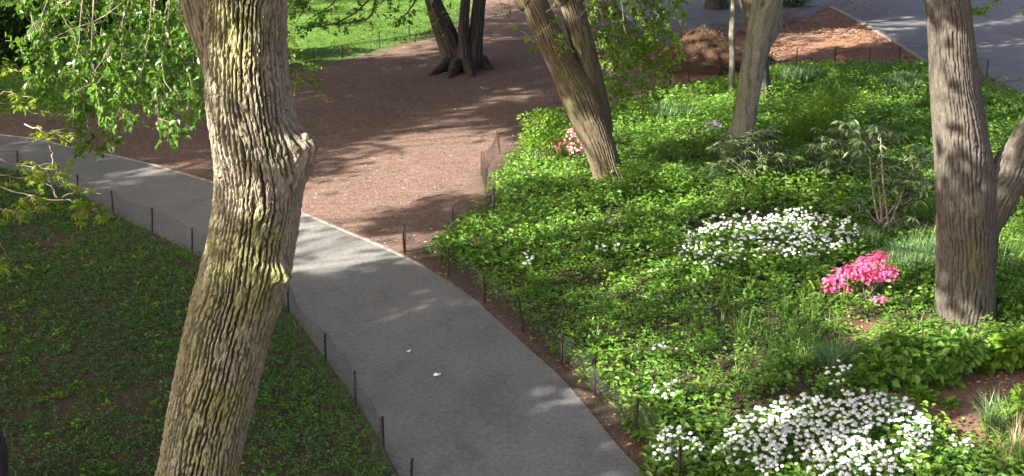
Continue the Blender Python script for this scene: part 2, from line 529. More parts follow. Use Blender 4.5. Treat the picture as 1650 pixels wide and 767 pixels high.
_core = None
def land(x, y):
    """the height of the finished ground sheet, read between its grid points"""
    x, y = np.asarray(x, float), np.asarray(y, float)
    u, v = (x + 26) / 0.25, (y - 9) / 0.25
    i = np.clip(np.floor(u).astype(int), 0, _core.shape[1] - 2)
    j = np.clip(np.floor(v).astype(int), 0, _core.shape[0] - 2)
    f, h = np.clip(u - i, 0, 1), np.clip(v - j, 0, 1)
    return (_core[j, i] * (1 - f) + _core[j, i + 1] * f) * (1 - h) + (_core[j + 1, i] * (1 - f) + _core[j + 1, i + 1] * f) * h

def on_land(px, py):
    p = ground(px, py)
    for _ in range(3):
        p = ground(px, py, land(p[..., 0], p[..., 1]))
    return p

# ground: one sheet, fine where the photo looks, coarse out to the horizon
def axis(lo, hi, step, outer):
    a = np.arange(lo, hi + step * 0.5, step)
    k = np.cumsum(step * 1.35 ** np.arange(1, 40))
    k = k[k < outer]
    return np.r_[lo - k[::-1], a, hi + k]
gx = axis(-26, 30, 0.25, 900)
gy = axis(9, 66, 0.25, 900)
X, Y = np.meshgrid(gx, gy)
far_out = (np.abs(X - 2) > 40) | (Y > 80) | (Y < -10)
Z = np.where(far_out, -0.012, land_exact(X, Y))
_core = Z[np.ix_((gy >= 8.99) & (gy <= 66.01), (gx >= -26.01) & (gx <= 30.01))]
g = Geo()
nx, ny = len(gx), len(gy)
I = (np.arange(ny - 1)[:, None] * nx + np.arange(nx - 1)[None]).ravel()
g.add(np.stack([X, Y, Z], -1), np.stack([I, I + 1, I + nx + 1, I + nx], -1))
me = g.mesh('ground', M['ground'], True)
wob = 0.35 * (fbm(X * 1.3, Y * 1.3, 0, 21) - 0.5)
def cover(poly, soft=0.25, wobble=1.0):
    d = np.where(inside(poly, X, Y), 1, -1) * seg_dist(poly, X, Y, True) + wob * wobble
    return np.clip(d / soft * 0.5 + 0.5, 0, 1)
cv = np.zeros((ny, nx, 4), np.float32)
cv[..., 0] = np.clip(cover(BED_POLY) + cover(NEARLAWN_POLY), 0, 1)
cv[..., 1] = np.clip(cover(LAWN_POLY, 0.5, 2.5) * 1.1, 0, 1)
cv[..., 2] = cover(MULCH_POLY, 1.0, 3.0) * np.clip(fbm(X * 0.5, Y * 0.5, 0, 30) * 1.8 - 0.1, 0.2, 1)
for c, rx, ry in BARE_G:
    e = np.hypot((X - c[0]) / (rx * 1.5), (Y - c[1]) / (ry * 2.6)) + wob
    w = np.clip((1 - e) * 3, 0, 1)
    cv[..., 0] *= 1 - 0.7 * w
    cv[..., 2] = np.maximum(cv[..., 2], 0.35 * w)
cv[..., 3] = 1
ca = me.color_attributes.new('cover', 'FLOAT_COLOR', 'POINT')
ca.data.foreach_set('color', cv.ravel())
link('ground', me, kind='structure', label='reddish brown bare earth and soil under the planting and trees', cat='ground')

def strip_sheet(name, a, b, z, mat, label, across=14):
    n = 220
    A = spline(a, n)
    B = spline(b, n)
    t = np.linspace(0, 1, across)[None, :, None]
    P = A[:, None] * (1 - t) + B[:, None] * t
    zz = np.full(P.shape[:2], z) + 0.008 * (fbm(P[..., 0] * 0.6, P[..., 1] * 0.6, 0, 40) - 0.5)
    v = np.dstack([P, zz])
    gg = Geo()
    ii = (np.arange(n - 1)[:, None] * across + np.arange(across - 1)[None]).ravel()
    gg.add(v, np.stack([ii, ii + across, ii + across + 1, ii + 1], -1))
    return link(name, gg.mesh(name, mat, True), kind='structure', label=label, cat='path')

strip_sheet('path', far_g, near_g, 0.010, M['asphalt'], 'grey asphalt footpath curving between the two low fences')
g = Geo()
pl = PLAZA_POLY
zc = np.array([[x, y, 0.008] for x, y in pl])
me = bpy.data.meshes.new('plaza')
me.from_pydata(zc.tolist(), [], [list(range(len(zc)))])
me.materials.append(M['plaza'])
me.update()
link('plaza', me, kind='structure', label='wide grey asphalt walk beyond the planting bed', cat='path')

# stone edging strips along the path and the far walk
def edging(name, line, label, w=0.055, h=0.035, z0=0.0):
    line = np.asarray(line, float)
    t = unit(np.gradient(line, axis=0))
    s = np.stack([-t[:, 1], t[:, 0]], -1)
    n = len(line)
    wv = w * (0.75 + 0.5 * vnoise(np.arange(n) * 0.9, 0, 0, 4))[:, None]
    hv = h * (0.55 + 0.7 * vnoise(np.arange(n) * 0.5, 3, 0, 4))
    a, b = line - s * wv * 0.5, line + s * wv * 0.5
    zlo = np.full((n, 1), z0 - 0.05)
    zhi = (z0 + hv)[:, None]
    v = np.stack([np.hstack([a, zlo]), np.hstack([a, zhi]), np.hstack([b, zhi]), np.hstack([b, zlo])], 1)
    i = np.arange(n - 1)[:, None] * 4
    q = np.concatenate([np.hstack([i + k, i + k + 1, i + 4 + k + 1, i + 4 + k]) for k in range(3)])
    gg = Geo()
    gg.add(v, q)
    return link(name, gg.mesh(name, M['edging']), kind='structure', label=label, cat='kerb')
k0, k1 = 5, 98
edging('path_edging', far_g[k0:k1], 'thin pale edging between asphalt path and bare earth', 0.06, 0.03)
pe = spline(ground(*np.array([(1338, 11), (1380, 33), (1440, 68), (1497, 104)]).T)[:, :2], 40)
edging('walk_edging', pe, 'thin pale edging line of the far asphalt walk', 0.14, 0.06)

# ------------------------------------------------------------------ trees: trunk builder with real furrowed bark
def bark_relief(TH, b, rm, w, h, depth, seed):
    """long interlacing ridges: winding furrows that fade out and let neighbouring ridges join (TH around, b along)"""
    na = max(8, int(round(2 * np.pi * rm / w)))
    w = 2 * np.pi * rm / na
    cx, cy = np.cos(TH) * rm, np.sin(TH) * rm
    k = 1 / (w * 3.2)
    warp = 1.9 * (vnoise(cx * k, cy * k, b / h * 0.8, seed) - 0.5) + 0.42 * (vnoise(cx * k * 2.6, cy * k * 2.6, b / h * 2.4, seed + 3) - 0.5) \
        + 0.40 * (vnoise(cx * k * 7, cy * k * 7, b / h * 9.0, seed + 4) - 0.5) + 2.4 * (vnoise(0, 0, b / h * 0.3, seed + 7) - 0.5)
    ph = TH / (2 * np.pi) * na + warp
    idx = np.floor(ph).astype(np.int64) % na
    d = np.abs(ph - np.floor(ph) - 0.5) * 2                           # 0 in the middle of a furrow, 1 on the crest of a ridge
    wid = 0.22 + 0.30 * vnoise(idx * 5.3, b / h * 1.7, 0, seed + 5)
    e = np.clip((d - 0.16) / wid, 0, 1) ** 0.8
    st = np.clip((vnoise(idx * 3.7, b / h * 2.0, 0, seed + 9) - 0.24) / 0.22, 0.08, 1)
    ridge = 1 - (1 - e) * st
    ridx = np.floor(ph + 0.5).astype(np.int64) % na
    cr = np.abs(vnoise(ridx * 4.1 + 0.4 * d, b / h * 3.4 + 0.5 * d, 0, seed + 13) - 0.5)
    ridge = ridge * (0.62 + 0.38 * np.clip(cr / 0.07, 0, 1))          # cross breaks
    rough = fbm(cx / w * 3.0, cy / w * 3.0, b / w * 1.3, seed + 11, 4) - 0.5
    return depth * (ridge - 1) + depth * 0.50 * rough

def trunk(parent, name, ctl, mat, seg=64, rings=160, relief=None, lobes=0.05, bumps=(), flare=0.0, seed=1, label=None, lit=None):
    """ctl rows: x y z radius.  bumps: (arc fraction, angle deg, height m, size along m, size around m).  angle 0 = +x, -90 = towards the camera"""
    c = spline(np.asarray(ctl, float), rings)
    p, r = c[:, :3], c[:, 3]
    tg = unit(np.gradient(p, axis=0))
    a = unit(np.array([1., 0, 0]) - tg * tg[:, :1])
    b = np.cross(tg, a)
    s = np.r_[0, np.cumsum(np.linalg.norm(np.diff(p, axis=0), axis=1))]
    th = np.arange(seg) / seg * 2 * np.pi
    if seg >= 100:                  # finer on the side that faces the path
        th = np.r_[-np.pi * 1.05 + np.arange(int(seg * 0.75)) / int(seg * 0.75) * np.pi * 1.1, np.pi * 0.05 + np.arange(seg - int(seg * 0.75)) / (seg - int(seg * 0.75)) * np.pi * 0.9] % (2 * np.pi)
    TH, S = np.meshgrid(th, s)
    R = np.repeat(r[:, None], seg, 1)
    rm = float(np.mean(r))
    R = R * (1 + lobes * (np.sin(TH * 3 + S * 0.5 + seed) * 0.6 + np.sin(TH * 5 - S * 0.8 + seed * 2) * 0.4))
    if flare:
        base = np.exp(-S / (2.2 * rm))
        R = R * (1 + flare * base * (0.55 + 0.6 * np.maximum(0, np.sin(TH * 5 + seed)) ** 1.5))
    if relief:
        rel = bark_relief(TH, S, rm, *relief, seed)
        R = R + rel
    for f, ang, hh, sl, sa in bumps:
        dth = (TH - math.radians(ang) + np.pi) % (2 * np.pi) - np.pi
        R = R + hh * np.exp(-((S - f * s[-1]) / sl) ** 2 - (dth * rm / sa) ** 2)
    v = p[:, None] + R[..., None] * (np.cos(TH)[..., None] * a[:, None] + np.sin(TH)[..., None] * b[:, None])
    i = np.arange(rings - 1)[:, None] * seg
    j = np.arange(seg)[None]
    j2 = (j + 1) % seg
    q = np.stack([i + j, i + j2, i + seg + j2, i + seg + j], -1)
    gg = Geo()
    n = rings * seg
    last = (rings - 1) * seg
    gg.add(np.vstack([v.reshape(-1, 3), p[-1] + tg[-1] * r[-1] * 0.4]), q,
           np.stack([last + np.arange(seg), last + (np.arange(seg) + 1) % seg, np.full(seg, n)], -1))
    me = gg.mesh(name, mat, seg < 300)
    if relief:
        at = me.attributes.new('furrow_shade', 'FLOAT', 'POINT')  # ridge height sets the tone, so furrows are painted darker
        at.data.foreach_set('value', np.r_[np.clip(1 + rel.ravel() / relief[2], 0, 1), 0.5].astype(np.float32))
    o = link(name, me, parent)
    if label:
        o['label'] = label
    return o, c

def from_px(rows, Yp, extra=()):
    """rows (px, py, width px) of a stem that stands in the plane y = Yp -> x y z radius; extra: rows given in metres"""
    out = []
    for px, py, w in rows:
        q = at_y(px, py, Yp)
        out.append([*q, w * 0.5 * depth_of(q) / FPX])
    return np.array(out + [list(e) for e in extra])

TREES = []            # every tree's Empty, the top of its trunk and how far its crown may reach; crowns are grown below

# --- the furrowed tree standing close by
Yf = 10.6
rows = [(258, 1010, 190), (280, 900, 150), (300, 820, 130), (320, 760, 124), (336, 680, 130), (354, 600, 134), (372, 520, 138), (392, 455, 142), (405, 400, 140), (415, 330, 140), (417, 270, 142), (411, 220, 143),
        (402, 170, 140), (397, 120, 134), (395, 60, 131), (395, 0, 132), (397, -80, 136)]
ctl = from_px(rows, Yf)
ctl = np.vstack([[ctl[0][0] - 0.12, Yf, -0.25, ctl[0][3] * 1.1], ctl])
ctl = np.vstack([ctl, [[ctl[-1][0] + 0.1, Yf, 8.9, 0.36], [ctl[-1][0] + 0.4, Yf + 0.3, 10.4, 0.28]]])
t_near = thing('tree', 'large furrowed-bark tree with pruning knots, leaning beside the fenced lawn', 'tree', (ctl[0][0], Yf, 0))
def frac_at(ctl, py):
    c = spline(ctl, 400)
    s = np.r_[0, np.cumsum(np.linalg.norm(np.diff(c[:, :3], axis=0), axis=1))]
    return s[np.argmin(np.abs(to_px(c[:, :3])[1] - py))] / s[-1]
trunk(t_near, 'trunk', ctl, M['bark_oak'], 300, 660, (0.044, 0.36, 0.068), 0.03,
      [(frac_at(ctl, 232), -18, 0.15, 0.11, 0.17), (frac_at(ctl, 262), -12, 0.10, 0.15, 0.18), (frac_at(ctl, 408), -40, 0.10, 0.085, 0.10), (frac_at(ctl, 414), -36, 0.05, 0.05, 0.06)], 0.25, 3)
# pruned faces on the two knots
def knob(parent, px, py, dr, size, seed, off=0.16):
    q = at_y(px, py, Yf - off)
    gg = Geo()
    n, m = 24, 12
    ph = np.linspace(0, np.pi, m)[:, None]
    th = np.arange(n)[None] / n * 2 * np.pi
    d = np.stack([np.sin(ph) * np.cos(th), np.sin(ph) * np.sin(th), np.cos(ph) + 0 * th], -1)
    rr = size * (0.75 + 0.5 * fbm(d[..., 0] * 2.5 + seed, d[..., 1] * 2.5, d[..., 2] * 2.5, 60, 4))
    v = q + d * rr[..., None] * np.array(dr)
    i = np.arange(m - 1)[:, None] * n
    j = np.arange(n)[None]
    gg.add(v, np.stack([i + j, i + n + j, i + n + (j + 1) % n, i + (j + 1) % n], -1))
    return link('knot', gg.mesh('knot', M['bark_oak'], True), parent)
kk = knob(t_near, 492, 222, (0.8, 0.8, 1.0), 0.040, 9, 0.16)
kk.name = 'pruned_end'
kk['label'] = 'pale sawn end of the upper knot'
kk.data.materials[0] = M['wood_cut']
# second stem forking behind it to the upper left
l2 = from_px([(392, 240, 50), (372, 150, 60), (346, 80, 58), (327, 30, 56), (309, -40, 54), (292, -120, 52)], Yf + 0.75)
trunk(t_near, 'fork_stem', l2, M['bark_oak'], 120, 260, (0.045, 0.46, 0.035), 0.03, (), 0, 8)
TREES.append((t_near, np.array([-1.4, 10.7, 9.6]), 9.0, 'bark_oak'))

# --- tall tree with a low fork at the right of the bed
bb = on_land(1556, 527)
Yr = bb[1] + 0.45
rows = [(1557, 560, 118), (1556, 530, 96), (1556, 500, 91), (1557, 430, 92), (1559, 360, 97), (1556, 300, 96), (1548, 230, 86), (1539, 150, 80), (1534, 90, 74), (1530, 40, 70), (1527, 0, 70), (1521, -60, 68)]
ctl = from_px(rows, Yr)
ctl = np.vstack([ctl, [[ctl[-1][0] - 0.2, Yr, 9.2, 0.34], [ctl[-1][0] - 0.3, Yr + .2, 10.6, 0.26]]])
t_right = thing('tree', 'big grey-brown tree with a low side fork, rising from the leafy mound', 'tree', (ctl[1][0], Yr, 0))
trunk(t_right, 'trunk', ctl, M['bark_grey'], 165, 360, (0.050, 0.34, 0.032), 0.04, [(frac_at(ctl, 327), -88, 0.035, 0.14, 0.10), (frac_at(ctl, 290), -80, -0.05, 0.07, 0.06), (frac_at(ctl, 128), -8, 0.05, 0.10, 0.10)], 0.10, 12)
l2 = from_px([(1560, 385, 70), (1592, 330, 74), (1620, 285, 66), (1648, 240, 58), (1684, 185, 54), (1740, 105, 50), (1800, 0, 46), (1840, -90, 44)], Yr + 0.05)
trunk(t_right, 'fork_stem', l2, M['bark_grey'], 110, 220, (0.055, 0.3, 0.026), 0.03, (), 0, 15)
TREES.append((t_right, np.array([ctl[-1][0], Yr, 9.8]), 7.5, 'bark_grey'))

# --- leaning twin-stemmed tree in the middle of the bed
bb = on_land(985, 300)
Yl = bb[1] + 0.35
rows = [(990, 325, 84), (986, 300, 56), (978, 270, 48), (966, 235, 49), (951, 195, 55), (932, 150, 58), (914, 115, 48), (893, 75, 45), (872, 30, 44), (858, 0, 44), (835, -50, 42)]
ctl = from_px(rows, Yl)
ctl = np.vstack([ctl, [[ctl[-1][0] - 1.0, Yl, 9.6, 0.30]]])
t_lean = thing('tree', 'leaning brown tree whose trunk splits into two stems above pink blossoms', 'tree', (ctl[1][0], Yl, 0))
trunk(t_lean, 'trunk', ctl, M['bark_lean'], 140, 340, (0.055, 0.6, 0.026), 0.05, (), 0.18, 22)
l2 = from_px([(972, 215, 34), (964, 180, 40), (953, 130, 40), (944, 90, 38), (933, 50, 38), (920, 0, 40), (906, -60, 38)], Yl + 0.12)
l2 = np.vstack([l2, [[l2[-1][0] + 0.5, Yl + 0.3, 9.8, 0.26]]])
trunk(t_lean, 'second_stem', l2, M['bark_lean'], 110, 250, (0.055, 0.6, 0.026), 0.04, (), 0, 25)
TREES.append((t_lean, np.array([l2[-1][0], Yl, 9.6]), 7.0, 'bark_lean'))

# --- dark multi-stemmed tree on the bare earth
bb = on_land(742, 114)
Ym = bb[1] + 0.5
t_multi = thing('tree', 'dark multi-stemmed tree with spreading roots on the bare earth', 'tree', (bb[0], Ym, 0))
tops = []
for k, rows in enumerate([
        [(738, 122, 36), (733, 100, 30), (724, 70, 34), (712, 40, 33), (699, 5, 27), (688, -30, 25), (674, -70, 24)],
        [(746, 123, 36), (747, 100, 26), (747, 70, 20), (747, 40, 17), (749, 10, 16), (753, -40, 16)],
        [(761, 122, 36), (763, 100, 26), (765, 70, 23), (768, 40, 22), (771, 10, 21), (778, -40, 20)]]):
    ctl = from_px(rows, Ym + (0.0, -0.12, 0.08)[k])
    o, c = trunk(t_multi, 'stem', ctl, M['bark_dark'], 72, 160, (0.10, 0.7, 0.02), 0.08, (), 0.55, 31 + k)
    tops.append(c[-1])
for k, (p0, p1) in enumerate([((722, 116), (690, 122)), ((735, 118), (722, 127)), ((775, 112), (795, 112)), ((752, 118), (764, 125))]):
    A, B = on_land(*p0), on_land(*p1)
    A[1] += 0.45
    gg = Geo()
    pts = spline(np.array([A + [0, 0, 0.16], (A + B) / 2 + [0, 0, 0.03], B + [0, 0, -0.06]]), 10)
    tube(gg, pts, np.linspace(0.24, 0.07, 10), 10)
    link('root', gg.mesh('root', M['bark_dark'], True), t_multi)
TREES.append((t_multi, np.array([tops[1][0], Ym, 9.5]), 8.0, 'bark_dark'))

# --- smooth pale tree with a hollow, the darker tree right behind it, and the thin sapling
bb = on_land(1190, 268)
Ys = bb[1] + 0.3
rows = [(1184, 275, 60), (1186, 250, 46), (1192, 220, 40), (1200, 190, 36), (1207, 150, 36), (1213, 110, 38), (1222, 70, 42), (1230, 35, 46), (1237, 5, 48), (1243, -30, 44), (1249, -70, 38)]
ctl = from_px(rows, Ys)
ctl = np.vstack([ctl, [[ctl[-1][0] + 0.2, Ys, 9.6, 0.24]]])
t_pale = thing('tree', 'smooth pale grey tree with an oval hollow and a swollen side', 'tree', (ctl[1][0], Ys, 0))
trunk(t_pale, 'trunk', ctl, M['bark_smooth'], 120, 280, (0.30, 1.2, 0.004), 0.05,
      [(frac_at(ctl, 42), 5, 0.12, 0.32, 0.12), (frac_at(ctl, 8), -120, 0.05, 0.16, 0.09), (frac_at(ctl, 6), -120, -0.16, 0.09, 0.045)], 0.1, 41)
TREES.append((t_pale, np.array([ctl[-1][0], Ys, 9.4]), 6.0, 'bark_smooth'))
bb = on_land(1226, 162)
Yb = bb[1] + 0.2
rows = [(1228, 168, 44), (1228, 150, 30), (1226, 120, 27), (1222, 80, 28), (1215, 40, 29), (1208, 10, 30), (1200, -30, 30), (1192, -70, 30)]
ctl = from_px(rows, Yb)
ctl = np.vstack([ctl, [[ctl[-1][0] - 0.2, Yb, 9.8, 0.26]]])
t_back = thing('tree', 'darker ridged trunk close behind the smooth pale tree', 'tree', (ctl[1][0], Yb, 0))
trunk(t_back, 'trunk', ctl, M['bark_grey'], 72, 160, (0.06, 0.3, 0.01), 0.05, (), 0.15, 51)
TREES.append((t_back, np.array([ctl[-1][0], Yb, 9.6]), 6.0, 'bark_grey'))
bb = on_land(1179, 150)
rows = [(1179, 158, 10), (1179, 130, 9.5), (1180, 90, 9.5), (1179, 55, 10), (1181, 30, 8.5), (1182, 0, 8), (1183, -40, 8)]
ctl = from_px(rows, bb[1])
t_sap = thing('sapling', 'thin straight pale sapling stem beside the smooth pale tree', 'sapling', bb)
trunk(t_sap, 'trunk', ctl, M['bark_smooth'], 20, 70, (0.05, 0.2, 0.004), 0.06, [(0.62, 180, 0.02, 0.07, 0.05)], 0.1, 55)
TREES.append((t_sap, ctl[-1][:3] + [0, 0, 0.1], 1.6, 'bark_smooth'))

# --- dark trunk at the lower left edge of the lawn
bb = on_land(-14, 800)
rows = [(-16, 840, 66), (-14, 790, 52), (-14, 730, 50), (-22, 680, 40), (-34, 600, 40), (-50, 500, 40), (-70, 350, 40), (-100, 100, 42), (-120, -80, 42)]
ctl = from_px(rows, bb[1])
t_edge = thing('tree', 'dark narrow tree trunk at the edge of the weedy lawn', 'tree', (ctl[1][0], bb[1], 0))
trunk(t_edge, 'trunk', ctl, M['bark_dark'], 90, 260, (0.04, 0.2, 0.014), 0.04, (), 0.15, 61)
TREES.append((t_edge, ctl[-1][:3], 6.0, 'bark_dark'))

# --- trees in the distance at the top edge and unseen ones added off to the left to shade the lawn and path
bb = on_land(1152, 14)
t_far = thing('tree', 'dark far trunk beyond the mulch heap and asphalt', 'tree', bb)
ctl = np.array([[bb[0], bb[1], -0.2, 0.45], [bb[0], bb[1], 1, 0.33], [bb[0] + 0.1, bb[1], 5, 0.28], [bb[0] - 0.1, bb[1], 10, 0.2]])
trunk(t_far, 'trunk', ctl, M['bark_dark'], 40, 80, (0.06, 0.3, 0.012), 0.05, (), 0.3, 71)
TREES.append((t_far, np.array([bb[0], bb[1], 9.5]), 6.0, 'bark_dark'))
OFF = [(-8.0, 1.5), (-16.0, -0.8), (-13.5, 13.5), (-21, 10), (-19.5, 21.5), (-27, 17), (-25.5, 30.5), (-33, 27), (-32.5, 41), (-4.0, -1.5), (3.5, -3.0), (-10, -4.5)]
for k, (x, y) in enumerate(OFF):
    t = thing('tree', 'unseen tall tree added to shade the lawn and path', 'tree', (x, y, 0), 'unseen trees added for shade')
    hgt = 9.0 + 1.5 * rng.random()
    dx, dy = rng.normal(size=2) * 0.4
    ctl = np.array([[x, y, -0.2, 0.42], [x, y, 1.0, 0.33], [x + dx * 0.5, y + dy * 0.5, 5, 0.28], [x + dx, y + dy, hgt, 0.2]])
    trunk(t, 'trunk', ctl, M['bark_grey'], 32, 60, (0.06, 0.3, 0.012), 0.05, (), 0.3, 80 + k)
    TREES.append((t, np.array([x + dx, y + dy, hgt]), 7.5, 'bark_grey'))

# ------------------------------------------------------------------ crowns: unseen leaf clumps placed and cleared to shape the sun and shade below
D0_ = depth_of(np.array([0, Yl + 0.8, 3.0]))
LIT = []        # (point, radius): sun reaches here, so no clump hangs on the line from here to the sun
def lit_line(pts, r, step=0.35, z=None):
    P = np.array([on_land(*p) if z is None else ground(*p, z) for p in pts])
    for a, b in zip(P[:-1], P[1:]):
        n = max(2, int(np.linalg.norm(b - a) / step) + 1)
        for t in np.linspace(0, 1, n):
            LIT.append((*(a + (b - a) * t), r))
for pts, r in [
        ([(498, 326), (640, 288), (795, 236)], 0.55), ([(540, 346), (720, 305)], 0.38), ([(600, 258), (770, 212)], 0.38),
        ([(690, 190), (850, 140)], 0.30), ([(610, 225), (720, 197)], 0.15), ([(490, 166), (580, 150)], 0.14), ([(625, 113), (672, 107)], 0.12),
        ([(642, 84), (668, 81)], 0.12), ([(780, 95), (800, 92)], 0.12), ([(480, 376), (560, 370)], 0.35), ([(478, 408), (560, 402)], 0.25), ([(478, 438), (610, 404)], 0.45), ([(495, 302), (640, 268)], 0.45), ([(510, 338), (660, 312)], 0.4), ([(700, 262), (780, 245)], 0.35),
        ([(590, 344), (640, 336)], 0.18), ([(0, 238), (90, 226)], 0.22), ([(0, 245), (60, 240)], 0.10), ([(230, 283), (300, 272)], 0.12),
        ([(560, 552), (625, 536)], 0.10), ([(640, 516), (705, 505)], 0.14), ([(845, 682), (930, 668)], 0.12), ([(590, 612), (650, 598)], 0.02),
        ([(795, 292), (925, 262)], 0.55), ([(820, 275), (900, 240)], 0.3), ([(790, 405), (900, 380)], 0.30), ([(900, 362), (945, 350)], 0.2), ([(1040, 345), (1110, 335)], 0.2), ([(690, 392), (760, 378)], 0.2),
        ([(1195, 98), (1300, 78), (1420, 60)], 0.75), ([(1230, 66), (1420, 36)], 0.30), ([(1390, 52), (1510, 38)], 0.40), ([(1420, 32), (1500, 28)], 0.2), ([(1590, 42), (1690, 22)], 0.45), ([(1590, 78), (1660, 70)], 0.15),
        ([(1590, 610), (1660, 560)], 0.35), ([(1530, 665), (1600, 640)], 0.35), ([(1400, 705), (1480, 680)], 0.30), ([(1430, 590), (1490, 560)], 0.25), ([(1455, 430), (1500, 405)], 0.45), ([(1595, 400), (1640, 390)], 0.3),
        ([(1160, 170), (1260, 160)], 0.3), ([(1060, 160), (1130, 150)], 0.3), ([(1280, 215), (1360, 190)], 0.3), ([(1020, 210), (1090, 195)], 0.25), ([(1230, 400), (1290, 385)], 0.2),
        ([(1100, 500), (1170, 490)], 0.15), ([(1330, 470), (1400, 455)], 0.3), ([(1080, 440), (1150, 425)], 0.2), ([(1200, 600), (1260, 585)], 0.15), ([(1150, 230), (1230, 215)], 0.2)]:
    lit_line(pts, r)
for yy in (6, 26, 46, 66, 84):                                  # the open lawn beyond lies in full sun
    lit_line([(380 + yy, yy + 4), (735 - yy * 0.6, yy)], 0.8, 1.2)
hard0 = len(LIT)
for q in [(388, 440, .15), (398, 380, .62), (402, 330, .62), (402, 280, .62), (398, 230, .62), (392, 190, .62), (385, 140, .62), (378, 90, .62), (372, 40, .62), (368, 0, .62), (435, 330, .3), (445, 260, .3), (430, 400, .2), (425, 180, .3), (420, 120, .3), (415, 60, .3)]:
    LIT.append((*at_y(q[0], q[1], Yf - 0.3), q[2]))
for q in [(935, 195, .45), (950, 232, .6), (958, 250, .5), (925, 165, .12), (915, 20, .25), (925, 50, .2)]:
    LIT.append((*at_y(q[0], q[1], Yl - 0.3), q[2]))
for q in [(1508, 50, .4), (1512, 90, .35), (1503, 190, .3), (1506, 260, .3), (1512, 490, .35), (1512, 515, .35)]:
    LIT.append((*at_y(q[0], q[1], Yr - 0.4), q[2]))
hard1 = len(LIT)
for q in [(1215, 60, .2), (1210, 100, .1), (1203, 5, .2), (1192, 165, .2)]:
    LIT.append((*at_y(q[0], q[1], Ys - 0.3), q[2]))
for k in range(34):                                             # the hanging foliage at the left is sunlit
    LIT.append((*at_depth(40 + 290 * rng.random(), 220 * rng.random(), 14.0), 0.28))
for q in [(120, 330), (60, 315), (20, 300), (20, 120), (60, 150)]:
    LIT.append((*at_depth(q[0], q[1], 12.5), 0.25))
for q in [(1000, 40), (1050, 80), (1020, 120), (980, 20), (1080, 60), (1040, 150), (1000, 90)]:
    LIT.append((*at_depth(q[0], q[1], float(D0_)), 0.6))
LITA = np.array(LIT)
hard = (np.arange(len(LITA)) >= hard0) & (np.arange(len(LITA)) < hard1)
hard |= (LITA[:, 0] > 4) & (LITA[:, 1] > 40)                    # the sunlit mulch and walk beyond the bed

SHADE = []  # extra unseen leaf clumps set on sun rays to darken trunks and ground
for rows_, yy, rr in [([(1540, 150), (1565, 220), (1570, 280), (1560, 340), (1575, 400), (1560, 460), (1570, 510), (1545, 420), (1545, 310), (1555, 100), (1545, 30)], Yr - 0.3, 0.5),
                      ([(988, 285), (980, 212), (960, 172), (935, 145), (920, 125), (905, 95), (885, 70), (870, 40), (860, 10), (950, 110), (945, 85)], Yl - 0.3, 0.4),
                      ([(1190, 240), (1200, 200), (1215, 130), (1222, 85), (1235, 60), (1240, 30), (1235, 10), (1205, 150)], Ys - 0.2, 0.35),
                      ([(345, 90), (335, 60), (325, 30), (315, 0), (335, 20), (350, 110)], Yf + 0.6, 0.3),
                      ([(720, 100), (712, 60), (700, 20), (745, 60), (765, 60), (770, 20), (750, 100)], Ym - 0.3, 0.6),
                      ([(330, 740), (340, 680), (355, 620), (362, 560), (390, 600), (370, 690), (375, 640), (345, 590), (398, 540), (360, 760)], Yf - 0.3, 0.35)]:
    for q in rows_:
        p = at_y(*q, yy)
        for _ in range(8):
            z = 8.7 + 5.2 * rng.random()
            SHADE.append(p + Lsun * (z - p[2]) / Lsun[2] + rng.normal(size=3) * rr * 0.6)
for p0, p1, m in [((640, 480), (900, 600), 25), ((650, 640), (960, 760), 35), ((1480, 90), (1640, 130), 25), ((480, 215), (720, 110), 110), ((700, 150), (860, 50), 60), ((100, 225), (330, 190), 50)]:
    for _ in range(m):
        p = ground(p0[0] + (p1[0] - p0[0]) * rng.random(), p0[1] + (p1[1] - p0[1]) * rng.random())
        z = 8.7 + 5.2 * rng.random()
        SHADE.append(p + Lsun * z / Lsun[2])
for _ in range(800):                                            # unseen leaf clumps added overhead to darken the far clearing
    SHADE.append(np.array([-10 + 15 * rng.random(), 29 + 17 * rng.random(), 9.2 + 5 * rng.random()]))
SHADE = np.array(SHADE)
NC = 12000 + len(SHADE)
gys = np.sqrt(rng.random(NC) * (63.0 ** 2 - 9.0 ** 2) + 9.0 ** 2)          # the spots on the ground that the clumps shade
gys[:1300] = 9 + 16 * rng.random(1300)
gxs = (rng.random(NC) * 2 - 1) * (0.42 * gys + 4.5) + 1.0
zc = 8.6 + 5.8 * rng.random(NC) ** 1.1
sh = zc / math.tan(SUN_EL)
C = np.stack([gxs - math.cos(SUN_AZ) * sh, gys - math.sin(SUN_AZ) * sh, zc], -1)
C[-len(SHADE):] = SHADE
keep = np.ones(NC, bool)
for k0 in range(0, NC, 3000):
    d = C[k0:k0 + 3000, None] - LITA[None, :, :3]
    t = d @ Lsun
    perp = np.sqrt(np.maximum(0, (d ** 2).sum(-1) - t ** 2))
    keep[k0:k0 + 3000] = ~((perp < (LITA[None, :, 3] + 0.33) * np.where((np.arange(k0, min(k0 + 3000, NC)) < NC - len(SHADE))[:, None] | hard[None], 1, 0.35)) & (t > 0)).any(1)
